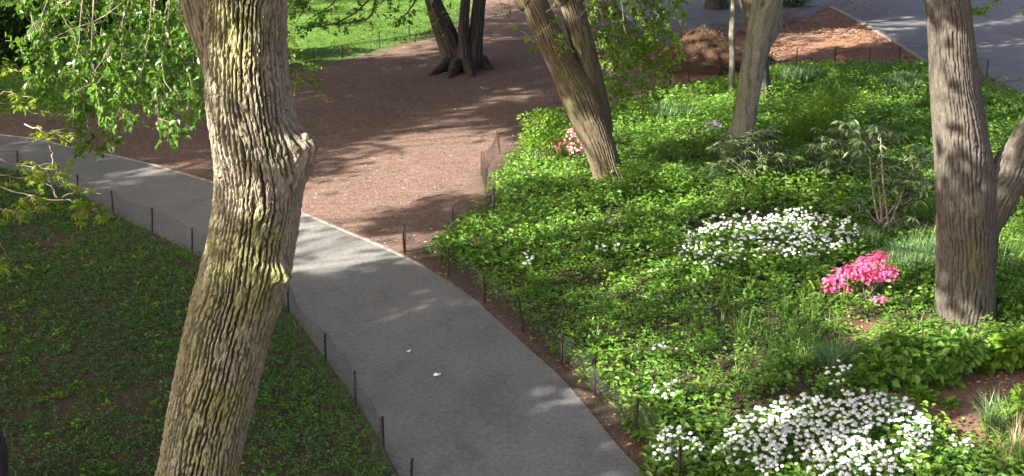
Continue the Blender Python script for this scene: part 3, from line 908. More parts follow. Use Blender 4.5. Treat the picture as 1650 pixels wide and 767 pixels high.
# thinner cover over the planting bed, whose plants get broken light all over
spot = C - Lsun * (C[:, 2] / Lsun[2])[:, None]
over_bed = inside(BED_POLY, spot[:, 0], spot[:, 1])
keep &= ~(over_bed & (rng.random(NC) < 0.70) & (np.arange(NC) < NC - len(SHADE)))
C = C[keep]
tops = np.array([t[1] for t in TREES])
reach = np.array([t[2] for t in TREES])
dist = np.hypot(C[:, None, 0] - tops[None, :, 0], C[:, None, 1] - tops[None, :, 1]) / reach[None]
own = dist.argmin(1)
ok = dist.min(1) < 1.6
for n, (t, top, rc, bark) in enumerate(TREES):
    cl = C[(own == n) & ok]
    if len(cl) < 4:
        cl = top + np.array([[0.6, 0.3, 1.4], [-0.7, 0.2, 1.7], [0.1, -0.6, 1.9], [0.2, 0.6, 2.3], [-0.4, -0.4, 1.2]]) * [rc / 3, rc / 3, 1]
    nl = 26
    P = np.repeat(cl, nl, 0) + rng.normal(size=(len(cl) * nl, 3)) * [0.40, 0.40, 0.30]
    gg = Geo()
    sz = 0.21 + 0.17 * rng.random(len(P))
    leaves(gg, P, rand_dir(len(P), -0.2), rand_dir(len(P), 0.5), sz, sz * 0.72, 0.12, 0.1, False)
    link('crown', gg.mesh('crown', M['crown']), t, 'stuff')
    gg = Geo()
    ang = np.arctan2(cl[:, 1] - top[1], cl[:, 0] - top[0])
    nb = 7
    bid = np.floor((ang + np.pi) / (2 * np.pi) * nb).astype(int) % nb
    r0 = 0.24 if n != 7 else 0.05
    for k in range(nb):
        sel = cl[bid == k]
        if not len(sel):
            continue
        end = sel.mean(0)
        end = top + (end - top) * 1.25
        mid = top + (end - top) * 0.5 + [0, 0, 0.5]
        bpts = spline(np.array([top - [0, 0, 0.35], mid, end]), 9)
        tube(gg, bpts, np.linspace(r0 * 0.62, 0.03, 9), 7)
        for c in sel:
            j = int(np.argmin(np.linalg.norm(bpts[2:] - c, axis=1))) + 2
            s0 = bpts[max(1, j - 2)]
            tube(gg, np.array([s0, (s0 + c) / 2 + [0, 0, 0.15], c]), [0.028, 0.018, 0.008], 3, False)
    link('branches', gg.mesh('branches', M[bark], True), t, 'stuff')
# ------------------------------------------------------------------ fences: short steel posts with wire netting
def post_mesh(h):
    gg = Geo()
    w, t = 0.032, 0.008                     # a T-section stake, pointed head
    for (x0, x1, y0, y1) in ((-w / 2, w / 2, -t / 2, t / 2), (-t / 2, t / 2, t / 2, w * 0.8)):
        v = [(x, y, z) for z in (-0.25, h) for x, y in ((x0, y0), (x1, y0), (x1, y1), (x0, y1))]
        gg.add(v, [(0, 1, 5, 4), (1, 2, 6, 5), (2, 3, 7, 6), (3, 0, 4, 7), (4, 5, 6, 7)])
    for z in np.linspace(0.08, h - 0.05, 6):     # studs that hold the wire
        v = [(x, -t / 2 - d, z + e) for e in (-0.008, 0.008) for x, d in ((-0.008, 0.001), (0.008, 0.001), (0.008, 0.012), (-0.008, 0.012))]
        gg.add(v, [(0, 1, 5, 4), (1, 2, 6, 5), (2, 3, 7, 6), (3, 0, 4, 7), (4, 5, 6, 7), (3, 2, 1, 0)])
    return gg.mesh('post', M['post'])
POST = post_mesh(0.52)

def wire_fence(label, px, h=0.5, cell=0.055, rowsn=8, r=0.0021, sag=0.03, lean=None, vis=None):
    P = np.array([on_land(*p) for p in px])
    root = thing('wire_fence', label, 'fence', P[0], 'low wire fences')
    n = len(P)
    tops = []
    for k in range(n):
        o = link('post', POST, root)
        o.location = Vector(P[k] - P[0])
        d = P[min(k + 1, n - 1)] - P[max(k - 1, 0)]
        tx, ty = rng.normal(size=2) * 0.05
        if lean and k in lean:
            tx += lean[k][0]
            ty += lean[k][1]
        o.rotation_euler = (-ty, tx, math.atan2(d[1], d[0]))
        sc_ = 0.92 + 0.16 * rng.random()
        o.scale = (1, 1, sc_)
        tops.append(P[k] + np.array([tx, ty, 1.0]) * h * sc_ * np.array([1, 1, 0.97]))
    tops = np.array(tops)
    gg = Geo()
    for k in range(n - 1):
        L = np.linalg.norm(P[k + 1] - P[k])
        m = max(4, int(L / cell))
        t = np.linspace(0, 1, m + 1)[:, None]
        side = unit(np.cross(P[k + 1] - P[k], [0, 0, 1.0]))
        bow = (np.sin(np.pi * t) * (0.04 * rng.normal()) + 0.01 * np.sin(t * 9 + k)) * side
        lo = P[k] + (P[k + 1] - P[k]) * t + [0, 0, 0.01]
        lo[:, 2] = np.maximum(lo[:, 2], land(lo[:, 0], lo[:, 1]) + 0.01)
        hi = tops[k] + (tops[k + 1] - tops[k]) * t + bow * 1.6
        hi[:, 2] -= (sag * np.sin(np.pi * t))[:, 0]
        for q in range(rowsn):
            f = (q / (rowsn - 1)) ** 1.0
            tube(gg, (lo + (hi - lo) * f + bow * f * 0.4)[::3] if m > 8 else lo + (hi - lo) * f, r * (1.7 if q == rowsn - 1 else 1.0), 3, False)
        s = np.repeat(unit(P[k + 1] - P[k])[None], m + 1, 0) * r
        o2 = np.repeat(side[None], m + 1, 0) * r * 1.2
        v = np.stack([lo - s, lo + s, lo + o2, hi - s, hi + s, hi + o2], 1)
        i = np.arange(m + 1)[:, None] * 6
        gg.add(v, np.concatenate([np.hstack([i, i + 1, i + 4, i + 3]), np.hstack([i + 1, i + 2, i + 5, i + 4]), np.hstack([i + 2, i, i + 3, i + 5])]))
    link('wire_netting', gg.mesh('wire_netting', M['wire']), root, 'stuff')
    return root

wire_fence('low wire fence with rusty posts between weedy lawn and asphalt path',
           [(-110, 252), (-20, 270), (28, 282), (80, 302), (126, 319), (182, 348), (245, 378), (309, 409), (366, 438), (418, 465), (464, 503), (524, 590), (572, 652), (617, 732), (660, 812)],
           0.52, 0.05, 8, 0.0020, 0.05, {11: (0.0, 0.0), 10: (0.05, 0)})
wire_fence('low wire fence following the asphalt path along the leafy bed',
           [(651, 411), (722, 446), (780, 488), (842, 536), (904, 588), (956, 636), (1022, 702), (1094, 780)], 0.5, 0.05, 8, 0.0021)
wire_fence('low wire fence between bare earth and leafy bed, round to the mulch heap',
           [(653, 407), (729, 374), (796, 345), (783, 312), (776, 283), (806, 248), (848, 214), (915, 190), (984, 166), (1034, 152), (1080, 140), (1110, 133)], 0.5, 0.05, 8, 0.0021)
wire_fence('low wire fence along the far edge of the leafy bed',
           [(1110, 130), (1160, 124), (1197, 116), (1240, 110), (1283, 106), (1345, 104), (1400, 104), (1450, 104), (1494, 104), (1590, 124)], 0.55, 0.06, 8, 0.003)
wire_fence('low wire fence round the sunlit far lawn',
           [(430, 134), (470, 118), (507, 108), (552, 97), (612, 77), (661, 66), (706, 53), (745, 30)], 0.5, 0.08, 7, 0.0025)

# ------------------------------------------------------------------ scattering helpers
def scatter(poly, dens, far=63, margin=0.02, near=11.5):
    """points on the ground inside poly, only where the photo (with some margin) looks; dens(d) per square metre"""
    n = int(60 * 56 * dens)
    x = rng.random(n) * 56 - 27
    y = rng.random(n) * (far - near) + near
    n2 = int(n * (far - near) / 60)
    x, y = x[:n2], y[:n2]
    px, py = to_px(np.stack([x, y, 0 * x], -1))
    k = (px > -90) & (px < 1750) & (py > -40) & (py < 860)
    x, y = x[k], y[k]
    k = inside(poly, x, y)
    return x[k], y[k]

def drop(x, y):
    return np.stack([x, y, land(x, y)], -1)

def plants(gg, P, nl, rad, hgt, L, W, up=0.35, full=True, droop=0.25, fold=0.15):
    """leafy plants: leaves stand out of a low dome over every point"""
    n = len(P)
    rad = np.broadcast_to(rad, (n,))
    hgt = np.broadcast_to(hgt, (n,))
    B = np.repeat(P, nl, 0)
    R, H = np.repeat(rad, nl), np.repeat(hgt, nl)
    m = len(B)
    th = rng.random(m) * 2 * np.pi
    f = np.sqrt(rng.random(m))
    z = (1 - f ** 2 * 0.75) * (0.45 + 0.6 * rng.random(m))
    o = np.stack([np.cos(th) * R * f, np.sin(th) * R * f, z * H], -1)
    d = np.stack([np.cos(th + rng.normal(size=m) * 0.6), np.sin(th + rng.normal(size=m) * 0.6), up + 0.35 * rng.normal(size=m)], -1)
    nr = rng.normal(size=(m, 3)) * 0.35 + [0, 0, 1.0]
    ls = L * (0.65 + 0.7 * rng.random(m)) if np.isscalar(L) else np.repeat(L, nl) * (0.65 + 0.7 * rng.random(m))
    leaves(gg, B + o, d, nr, ls, ls * (W / (L if np.isscalar(L) else 1.0)), fold, droop, full)

def blades(gg, P, nl, L, W, spread=0.06, lean=0.45):
    n = len(P)
    B = np.repeat(P, nl, 0)
    m = len(B)
    th = rng.random(m) * 2 * np.pi
    a = np.abs(rng.normal(size=m)) * lean
    out = np.stack([np.cos(th), np.sin(th), 0 * th], -1)
    B = B + out * (rng.random(m) * spread)[:, None]
    ln = np.repeat(np.broadcast_to(L, (n,)), nl) * (0.6 + 0.6 * rng.random(m))
    d1 = unit(out * a[:, None] + [0, 0, 1.0])
    d2 = unit(out * (a * 2.6 + 0.25)[:, None] + [0, 0, 0.75])
    s = unit(np.cross(d1, out + [0.01, 0, 0])) * W * 0.5
    M1 = B + d1 * (ln * 0.55)[:, None]
    T = M1 + d2 * (ln * 0.5)[:, None]
    v = np.stack([B - s, B + s, M1 + s * 0.85, M1 - s * 0.85, T], 1)
    i = np.arange(m)[:, None] * 5
    gg.add(v, np.hstack([i, i + 1, i + 2, i + 3]), np.hstack([i + 3, i + 2, i + 4]))

def blob(x, y, px, py, rx, ry):
    """1 inside an ellipse given in photo pixels, laid on the ground"""
    qx, qy = to_px(np.stack([x, y, 0 * x], -1))
    return np.clip(1.3 - np.hypot((qx - px) / rx, (qy - py) / ry), 0, 1)

def bare(x, y):
    k = np.zeros(np.shape(x), bool)
    w = 0.5 * (fbm(x * 2.2, y * 2.2, 0, 77) - 0.5)
    for c, rx, ry in BARE_G:
        k |= np.hypot((x - c[0]) / rx, (y - c[1]) / (ry * 2.2)) + w < 1
    return k

FLOWERS = [   # white flower patches: px, py, rx, ry (pixels at the height of the heads)
    (1332, 712, 168, 72), (1232, 395, 148, 44)]

# ------------------------------------------------------------------ the planting bed
bx, by = scatter(BED_POLY, 44)
edge = seg_dist(BED_POLY, bx, by, True)
npatch = fbm(bx * 0.55, by * 0.55, 0, 201)
gap = fbm(bx * 1.6, by * 1.6, 0, 202)
inflow = np.zeros(len(bx))
for f in FLOWERS:
    inflow = np.maximum(inflow, blob(bx, by, f[0], f[1] + 12, f[2] * 0.95, f[3]))
grassy = np.maximum.reduce([blob(bx, by, 1275, 560, 90, 50), blob(bx, by, 1230, 478, 130, 26), blob(bx, by, 1490, 410, 60, 40), blob(bx, by, 1180, 540, 40, 25)])
lowzone = blob(bx, by, 880, 480, 190, 110)                      # thinner, lower cover near the path fence
keep = (edge > 0.16 + 0.22 * rng.random(len(bx))) & ~bare(bx, by) & (gap > 0.19 + 0.05 * lowzone) & (inflow < 0.3) & (rng.random(len(bx)) > grassy * 0.3)
px_, py_ = to_px(np.stack([bx, by, 0 * bx], -1))
hh = 0.10 + 0.36 * np.clip((npatch - 0.3) * 2.2, 0, 1) * np.clip(edge / 1.2, 0.3, 1) * (1 - 0.65 * lowzone)
kind = fbm(bx * 0.35 + 9, by * 0.35, 0, 205) + 0.07 * rng.normal(size=len(bx)) - 0.16 * lowzone
fine = keep & (kind < 0.47)
mid = keep & (kind >= 0.47) & (kind < 0.56)
brd = keep & (kind >= 0.56)
gg = Geo()
P = drop(bx[fine], by[fine])
plants(gg, P, 16, 0.13, hh[fine] * 0.85, 0.047, 0.031, 0.4, True)
car = (edge > 0.22) & ~bare(bx, by) & (inflow < 0.3) & (rng.random(len(bx)) < 0.5)
plants(gg, drop(bx[car], by[car]), 11, 0.15, 0.07, 0.05, 0.034, 0.25, False)
link('ground_cover', gg.mesh('ground_cover', M['bed']), None, 'stuff', 'dense small-leaved green ground cover filling the fenced bed', 'ground cover')
gg = Geo()
P = drop(bx[mid], by[mid])
plants(gg, P, 14, 0.15, hh[mid] * 1.05 + 0.04, 0.068, 0.048, 0.3, True)
link('ground_cover', gg.mesh('ground_cover', M['broad']), None, 'stuff', 'medium-leaved light green perennials between the finer ground cover', 'ground cover')
gg = Geo()
sel = brd & (rng.random(len(bx)) < 0.75)
P = drop(bx[sel], by[sel])
plants(gg, P, 12, 0.16, hh[sel] * 1.1 + 0.05, 0.088, 0.066, 0.2, True, 0.3)
link('ground_cover', gg.mesh('ground_cover', M['broad']), None, 'stuff', 'broad-leaved green plants growing in drifts across the bed', 'ground cover')
# brighter tall seedlings dotted through
sel = keep & (rng.random(len(bx)) < 0.03)
gg = Geo()
plants(gg, drop(bx[sel], by[sel]) + [0, 0, 0.08], 14, 0.17, hh[sel] * 1.1 + 0.14, 0.08, 0.056, 0.25, True)
link('ground_cover', gg.mesh('ground_cover', M['fresh']), None, 'stuff', 'taller yellow-green plants dotted through the bed', 'ground cover')
sel = (edge > 0.2) & ~bare(bx, by) & (rng.random(len(bx)) < np.clip(grassy * 0.45, 0, 0.35) + 0.015)
gg = Geo()
blades(gg, drop(bx[sel], by[sel]), 9, 0.32, 0.014, 0.08, 0.5)
link('grass', gg.mesh('grass', M['blade']), None, 'stuff', 'long arching green grass among the bed plants', 'grass')

# fallen leaves and twigs along the path edge and in the bare spots
fx, fy = scatter(BED_POLY, 60, 40)
k = (seg_dist(far_g, fx, fy) < 0.42) & (rng.random(len(fx)) < 0.75) | bare(fx, fy) & (rng.random(len(fx)) < 0.9)
P = drop(fx[k], fy[k]) + [0, 0, 0.012]
gg = Geo()
ls = 0.035 + 0.05 * rng.random(len(P))
leaves(gg, P, rand_dir(len(P)) * [1, 1, 0.25], rng.normal(size=(len(P), 3)) * 0.3 + [0, 0, 1], ls, ls * 0.6, 0.2, 0.1, True)
link('fallen_leaves', gg.mesh('fallen_leaves', M['litter_leaf']), None, 'stuff', 'dry brown fallen leaves along the bed edge and bare soil', 'leaf litter')

# ------------------------------------------------------------------ weedy lawn behind the low fence
lx, ly = scatter(NEARLAWN_POLY, 170, 34, near=10)
ed = seg_dist(near_g, lx, ly)
pn = fbm(lx * 1.1, ly * 1.1, 0, 301) * 0.6 + fbm(lx * 3.4, ly * 3.4, 0, 302) * 0.4
rich = np.clip(1.2 - ed / 1.3, 0, 1)
k = (ed > 0.05) & (pn + 0.22 * rich > 0.25 + 0.15 * rng.random(len(lx)))
gg = Geo()
P = drop(lx[k], ly[k])
plants(gg, P, 6, 0.05, 0.035 + 0.09 * rich[k] + 0.03 * rng.random(k.sum()), 0.038, 0.024, 0.5, False)
link('lawn_weeds', gg.mesh('lawn_weeds', M['weed']), None, 'stuff', 'patchy low green weeds growing on the shaded dark soil', 'weeds')
k = (ed > 0.05) & (rng.random(len(lx)) < 0.05 + 0.10 * rich)
gg = Geo()
blades(gg, drop(lx[k], ly[k]), 5, 0.10 + 0.06 * rich[k], 0.007, 0.03, 0.6)
link('grass', gg.mesh('grass', M['blade']), None, 'stuff', 'thin grass blades scattered over the shaded weedy lawn', 'grass')
k = (ed > 0.2) & (rng.random(len(lx)) < 0.010)
gg = Geo()
plants(gg, drop(lx[k], ly[k]), 10, 0.08, 0.10, 0.06, 0.04, 0.3, True)
link('lawn_weeds', gg.mesh('lawn_weeds', M['fresh']), None, 'stuff', 'single brighter seedlings standing out of the shaded lawn', 'weeds')
k = (ed > 0.1) & (rng.random(len(lx)) < 0.06)
P = drop(lx[k], ly[k]) + [0, 0, 0.012]
gg = Geo()
ls = 0.02 + 0.035 * rng.random(len(P))
leaves(gg, P, rand_dir(len(P)) * [1, 1, 0.25], rng.normal(size=(len(P), 3)) * 0.3 + [0, 0, 1], ls, ls * 0.6, 0.2, 0.1, True)
link('fallen_leaves', gg.mesh('fallen_leaves', M['litter_leaf']), None, 'stuff', 'small dry leaves lying between the lawn weeds', 'leaf litter')

# ------------------------------------------------------------------ far lawn, wood chips on the clearing
tx, ty = scatter(LAWN_POLY, 30, 64)
gg = Geo()
blades(gg, drop(tx, ty), 2, 0.085, 0.035, 0.07, 0.6)
link('grass', gg.mesh('grass', M['turf']), None, 'stuff', 'sunlit mown grass of the far lawn', 'grass')
box = np.array([[-26, 12], [30, 12], [30, 64], [-26, 64]], float)
cx, cy = scatter(box, 80, 62)
k = ~(inside(BED_POLY, cx, cy) | inside(PATH_POLY, cx, cy) | inside(PLAZA_POLY, cx, cy) | inside(LAWN_POLY, cx, cy) | inside(NEARLAWN_POLY, cx, cy))
cx, cy = cx[k], cy[k]
k = rng.random(len(cx)) < np.clip(fbm(cx * 0.7, cy * 0.7, 0, 401) * 1.8 - 0.25, 0.15, 1)
P = drop(cx[k], cy[k]) + [0, 0, 0.008]
gg = Geo()
ls = 0.025 + 0.05 * rng.random(len(P))
leaves(gg, P, rand_dir(len(P)) * [1, 1, 0.2], rng.normal(size=(len(P), 3)) * 0.3 + [0, 0, 1], ls, ls * 0.45, 0.1, 0.0, False)
link('wood_chips', gg.mesh('wood_chips', M['chips']), None, 'stuff', 'brown wood chips strewn over the bare earth clearing', 'wood chips')
mx, my = scatter(box, 240, 62, near=38)
k = (seg_dist(MULCH_POLY[1:4], mx, my) < 3.4 * rng.random(len(mx)) ** 2.0) | (inside(MULCH_POLY, mx, my) & (rng.random(len(mx)) < 0.5))
k &= rng.random(len(mx)) < np.clip(fbm(mx * 0.8, my * 0.8, 0, 431) * 2.4 - 0.6, 0.03, 1)
P = np.stack([mx[k], my[k], 0 * mx[k] + 0.022], -1)
gg = Geo()
ls = 0.07 + 0.09 * rng.random(len(P))
leaves(gg, P, rand_dir(len(P)) * [1, 1, 0.1], rng.normal(size=(len(P), 3)) * 0.2 + [0, 0, 1], ls, ls * 0.5, 0.1, 0.0, False)
link('wood_chips', gg.mesh('wood_chips', M['mulch_chip']), None, 'stuff', 'orange-brown mulch spilt beyond the bed fence onto the asphalt walk', 'wood chips')
# specks and scraps on the path
sx, sy = scatter(PATH_POLY, 5, 40)
P = np.stack([sx, sy, 0 * sx + 0.018], -1)
gg = Geo()
ls = 0.012 + 0.03 * rng.random(len(P)) ** 3
leaves(gg, P, rand_dir(len(P)) * [1, 1, 0.1], rng.normal(size=(len(P), 3)) * 0.15 + [0, 0, 1], ls, ls * 0.7, 0.15, 0.0, False)
link('leaf_scraps', gg.mesh('leaf_scraps', M['litter_leaf']), None, 'stuff', 'tiny leaf scraps and specks lying on the asphalt path', 'leaf litter')

# ------------------------------------------------------------------ white flower patches
def head_mesh(seed):
    gg = Geo()
    n = 15
    k = np.arange(n) + 0.5
    ph = np.arccos(1 - 1.15 * k / n)
    th = np.pi * (1 + 5 ** 0.5) * k + seed
    d = np.stack([np.sin(ph) * np.cos(th), np.sin(ph) * np.sin(th), np.cos(ph)], -1)
    c = d * 0.021 * [1.15, 1.15, 0.8] + [0, 0, 0.0]
    ax = unit(np.cross(d, rand_dir(n)))
    leaves(gg, c - ax * 0.011, ax, d, 0.023, 0.021, 0.12, 0.1, True)
    return gg.mesh('flower_head', M['petal'])
HEADS = [head_mesh(s) for s in range(4)]
def head_bulk(gg, P, S):
    for k in range(4):
        me = HEADS[k]
        v = np.zeros(len(me.vertices) * 3)
        me.vertices.foreach_get('co', v)
        v = v.reshape(-1, 3)
        q = np.zeros(len(me.loops), np.int32)
        me.loops.foreach_get('vertex_index', q)
        q = q.reshape(-1, 4)
        sel = np.arange(len(P)) % 4 == k
        if not sel.any():
            continue
        V = P[sel][:, None] + v[None] * S[sel][:, None, None]
        gg.add(V, (q[None] + (np.arange(sel.sum()) * len(v))[:, None, None]).reshape(-1, 4))

def flower_patch(label, px, py, rx, ry, n, single, h=0.38, tilt=0.0, size=1.0):
    c = on_land(px, py + ry * 0.15)
    root = thing('flower_patch', label, 'flowers', c, 'drifts of white flowers in the bed')
    qs = []
    tries = 0
    while len(qs) < n and tries < n * 60:
        tries += 1
        a, r = rng.random() * 2 * np.pi, rng.random() ** 0.56
        if rng.random() < 0.06:
            r *= 1.12
        dx, dy = r * math.cos(a), r * math.sin(a)
        g0 = fbm(dx * 3.2 + px, dy * 2.4 + py, 0, 500)
        if g0 < 0.36 and rng.random() < 0.8 or g0 + 0.35 < r * 1.0 - 0.1:
            continue
        p = ground(px + dx * rx, py + dy * ry + dx * tilt, h)
        p = np.array([p[0], p[1], float(land(p[0], p[1])) + h * (1.08 - 0.28 * r ** 3) + 0.06 * rng.normal() * 0.7])
        if qs and min((p[0] - q[0]) ** 2 + (p[1] - q[1]) ** 2 for q in qs[-400:]) < (0.036 * size) ** 2:
            continue
        qs.append(p)
    P = np.array(qs)
    S = (0.70 + 0.5 * rng.random(len(P))) * size
    gg = Geo()                                        # leaves below the heads
    B = P.copy()
    B[:, 2] = land(B[:, 0], B[:, 1])
    B = B + rng.normal(size=B.shape) * [0.06, 0.06, 0]
    plants(gg, B, 8, 0.11, h * 0.95, 0.10, 0.055, 0.35, True, 0.25)
    link('leaves', gg.mesh('leaves', M['broad']), root, 'stuff')
    gg = Geo()
    for p, b in zip(P, B):
        tube(gg, np.array([[b[0] * 0.5 + p[0] * 0.5, b[1] * 0.5 + p[1] * 0.5, b[2]], p]), [0.004, 0.003], 3, False)
    link('stems', gg.mesh('stems', M['blade']), root, 'stuff')
    order = np.argsort(depth_of(P))
    for k in order[:single]:
        o = link('flower_head', HEADS[k % 4], root)
        o.location = Vector(P[k] - c)
        o.scale = (S[k],) * 3
        o.rotation_euler = (0.25 * rng.normal(), 0.25 * rng.normal(), rng.random() * 6)
    rest = order[single:]
    if len(rest):
        gg = Geo()
        head_bulk(gg, P[rest], S[rest])
        link('flower_heads', gg.mesh('flower_heads', M['petal']), root, 'stuff')
    return root
flower_patch('large dense mound of white flowers below the leafy mound and bare soil', 1332, 716, 170, 80, 980, 300, 0.36)
flower_patch('wide drift of white flowers next to the bright pink azalea', 1234, 396, 150, 46, 560, 200, 0.34, -10, 1.05)
flower_patch('small cluster of white flowers alone in the thin cover near the pale-netted fence', 851, 420, 13, 12, 11, 11, 0.22)
flower_patch('few white flowers in a short row left of the wide white drift', 975, 414, 26, 6, 9, 9, 0.2)
flower_patch('five or six white heads scattered amid green leaves above the larger loose cluster', 1072, 566, 22, 10, 8, 8, 0.3)
flower_patch('loose cluster of white flowers halfway between fence and leafy mound', 1066, 632, 28, 22, 15, 15, 0.3)
flower_patch('loose white flowers against the wire fence beside the large white mound', 1092, 712, 44, 32, 52, 52, 0.3)
flower_patch('white flowers poking out of long grass behind the large white mound', 1345, 622, 30, 18, 16, 16, 0.36)
flower_patch('white flowers at the foot of the bare soil slope', 1545, 735, 26, 12, 14, 14, 0.25)
flower_patch('thin trail of white flowers trailing from the wide drift towards the path', 1118, 432, 42, 24, 40, 40, 0.26)

# ------------------------------------------------------------------ shrubs
def shrub(name, label, cat, base, lobes, mat, n, L, W, stems=6, stem_mat='twig_dark', whorl=0, dy=0.0, depth=1.0, droop=0.25, up=0.3, full=True, group=None, part='foliage', surf=0.45, stem_r=0.014, root=None, Yp=None, flat=1.0):
    b = on_land(*base)
    if root is None:
        root = thing(name, label, cat, b, group)
    Yp = b[1] + dy if Yp is None else Yp
    gg = Geo()
    gs = Geo()
    vol = np.array([l[2] * l[3] for l in lobes], float)
    for (px, py, rx, ry), w in zip(lobes, vol / vol.sum()):
        c = at_y(px, py, Yp)
        k = depth_of(c) / FPX
        m = max(3, int(n * w))
        d = rand_dir(m)
        r = rng.random(m) ** surf
        lump = 0.72 + 0.5 * fbm(d[:, 0] * 2.4 + px, d[:, 1] * 2.4, d[:, 2] * 2.4, 600)
        P = c + d * (r * lump)[:, None] * [rx * k, rx * k * depth, ry * k]
        P[:, 2] = np.maximum(P[:, 2], land(P[:, 0], P[:, 1]) + 0.03)
        if whorl:
            Q = np.repeat(P, whorl, 0)
            th = np.tile(np.arange(whorl) / whorl * 2 * np.pi, m) + np.repeat(rng.random(m) * 6, whorl)
            dd = np.stack([np.cos(th), np.sin(th), up + 0.15 * rng.normal(size=len(th))], -1)
            ls = L * (0.7 + 0.5 * rng.random(len(Q)))
            leaves(gg, Q, dd, rng.normal(size=(len(Q), 3)) * 0.2 + [0, 0, 1], ls, ls * W / L, 0.1, droop, full)
            for p in P[rng.random(m) < 0.5]:
                q = p + (c - p) * 0.6 - [0, 0, 0.1]
                tube(gs, np.array([q, (p + q) / 2 - [0, 0, 0.02], p]), [stem_r * 0.5, stem_r * 0.4, stem_r * 0.25], 4, False)
        else:
            dd = d * [1, 1, 0.5 * flat] + rng.normal(size=(m, 3)) * [0.5, 0.5, 0.4 * flat] + [0, 0, up * 0.6]
            ls = L * (0.65 + 0.7 * rng.random(m))
            leaves(gg, P, dd, rng.normal(size=(m, 3)) * 0.4 + d * 0.3 * flat + [0, 0, 1], ls, ls * W / L, 0.14, droop, full)
        for _ in range(max(1, int(round(stems * max(w, 0.15))))):
            e = c + rng.normal(size=3) * np.array([rx, rx * depth, ry]) * k * 0.4
            s0 = b + rng.normal(size=3) * [0.08, 0.08, 0] - [0, 0, 0.05]
            s0[1] = Yp + rng.normal() * 0.05
            mid = s0 * 0.45 + e * 0.55 + rng.normal(size=3) * 0.08 * np.linalg.norm(e - s0) * [1, 1, 0.4]
            pts = spline(np.array([s0, mid, e]), 8)
            tube(gs, pts, np.linspace(stem_r, stem_r * 0.35, 8), 5)
    link(part, gg.mesh(part, M[mat]), root, 'stuff')
    if gs.n:
        link('stems', gs.mesh('stems', M[stem_mat], True), root, 'stuff')
    return root

shrub('rhododendron', 'sparse rhododendron with bare crooked stem and pale drooping leaves behind bulb foliage', 'shrub', (1432, 378),
      [(1400, 240, 34, 36), (1440, 285, 40, 40), (1475, 300, 32, 55), (1380, 330, 26, 16), (1420, 215, 34, 24), (1450, 345, 36, 22), (1485, 245, 22, 30)], 'rhodo', 130, 0.17, 0.062, 9, 'twig', 7, 0.2, 1.0, 0.35, -0.1, stem_r=0.024)
shrub('rhododendron', 'rhododendron with narrow grey-green leaves at the foot of the smooth pale tree', 'shrub', (1245, 305),
      [(1190, 240, 46, 36), (1235, 245, 40, 46), (1270, 265, 28, 30), (1165, 270, 26, 24), (1225, 215, 36, 20)], 'rhodo', 190, 0.16, 0.042, 10, 'twig', 8, 0.1, 1.0, 0.3, -0.05, stem_r=0.016)
shrub('rhododendron', 'dark-leaved rhododendron between the feathery bright shrub and the bare-stemmed one', 'shrub', (1345, 300),
      [(1330, 235, 40, 34), (1368, 215, 34, 34), (1310, 268, 36, 22), (1362, 262, 34, 26)], 'rhodo', 130, 0.165, 0.06, 8, 'twig_dark', 7, 0.1, 1.0, 0.35, -0.15, stem_r=0.016)
shrub('yew_shrub', 'dense feathery bright green shrub behind the rhododendrons', 'shrub', (1315, 235),
      [(1300, 185, 60, 38), (1345, 160, 50, 26), (1285, 215, 40, 26), (1335, 200, 50, 34)], 'fresh', 5200, 0.075, 0.026, 6, 'twig_dark', 0, 0.3, 0.9, 0.2, 0.2)
shrub('azalea', 'young azalea bush with thin dark stems at the fence, left of salmon blossoms', 'shrub', (885, 262),
      [(870, 195, 34, 18), (905, 185, 30, 14), (860, 225, 26, 16), (895, 215, 30, 22)], 'fresh', 1700, 0.075, 0.04, 8, 'twig_dark', 0, 0.0, 0.9, 0.2, 0.2, stem_r=0.012)
shrub('spirea', 'layered fine-leaved green bush at the foot of the leaning tree', 'shrub', (1060, 318),
      [(1030, 275, 36, 18), (1075, 285, 48, 20), (1050, 300, 56, 18), (1110, 300, 34, 16)], 'bed', 3600, 0.07, 0.035, 7, 'twig', 0, 0.2, 0.9, 0.15, 0.1, flat=0.4)
shrub('leafy_mound', 'big rounded mound of fresh green leaves at the foot of the grey-brown tree', 'plants', (1450, 628),
      [(1425, 596, 56, 34), (1480, 580, 62, 36), (1535, 566, 50, 30), (1392, 612, 30, 20), (1450, 560, 40, 20), (1510, 612, 34, 18)], 'broad', 2600, 0.115, 0.09, 4, 'blade', 0, 0.25, 0.8, 0.35, 0.1)
shrub('leafy_mound', 'low yellow-green leafy plants on bare soil right of the rounded mound', 'plants', (1610, 598),
      [(1600, 575, 46, 20), (1640, 560, 40, 28), (1575, 592, 24, 12)], 'fresh', 900, 0.11, 0.085, 3, 'blade', 0, 0.1, 0.9, 0.3, 0.1)
shrub('leafy_mound', 'dark leafy ground plants right of the grey-brown trunk', 'plants', (1640, 510),
      [(1640, 480, 40, 28), (1625, 515, 30, 16)], 'broad', 700, 0.10, 0.07, 3, 'blade', 0, 0.2, 0.9, 0.3, 0.1)
shrub('fern_clump', 'small leafy tuft on the bare soil slope', 'plants', (1488, 645), [(1488, 638, 18, 12)], 'fresh', 110, 0.09, 0.07, 2, 'blade')
shrub('fern_clump', 'leafy tuft at the right border of the bare soil slope', 'plants', (1630, 700), [(1625, 680, 34, 34), (1655, 650, 30, 40)], 'fresh', 420, 0.10, 0.05, 3, 'blade')
shrub('seedling', 'single bright green seedling low on the bare soil slope', 'plants', (1525, 700), [(1525, 694, 10, 9)], 'fresh', 40, 0.07, 0.05, 2, 'blade')
shrub('seedling', 'single green seedling near the middle of the bare soil slope', 'plants', (1534, 655), [(1534, 650, 10, 8)], 'fresh', 40, 0.07, 0.05, 2, 'blade')
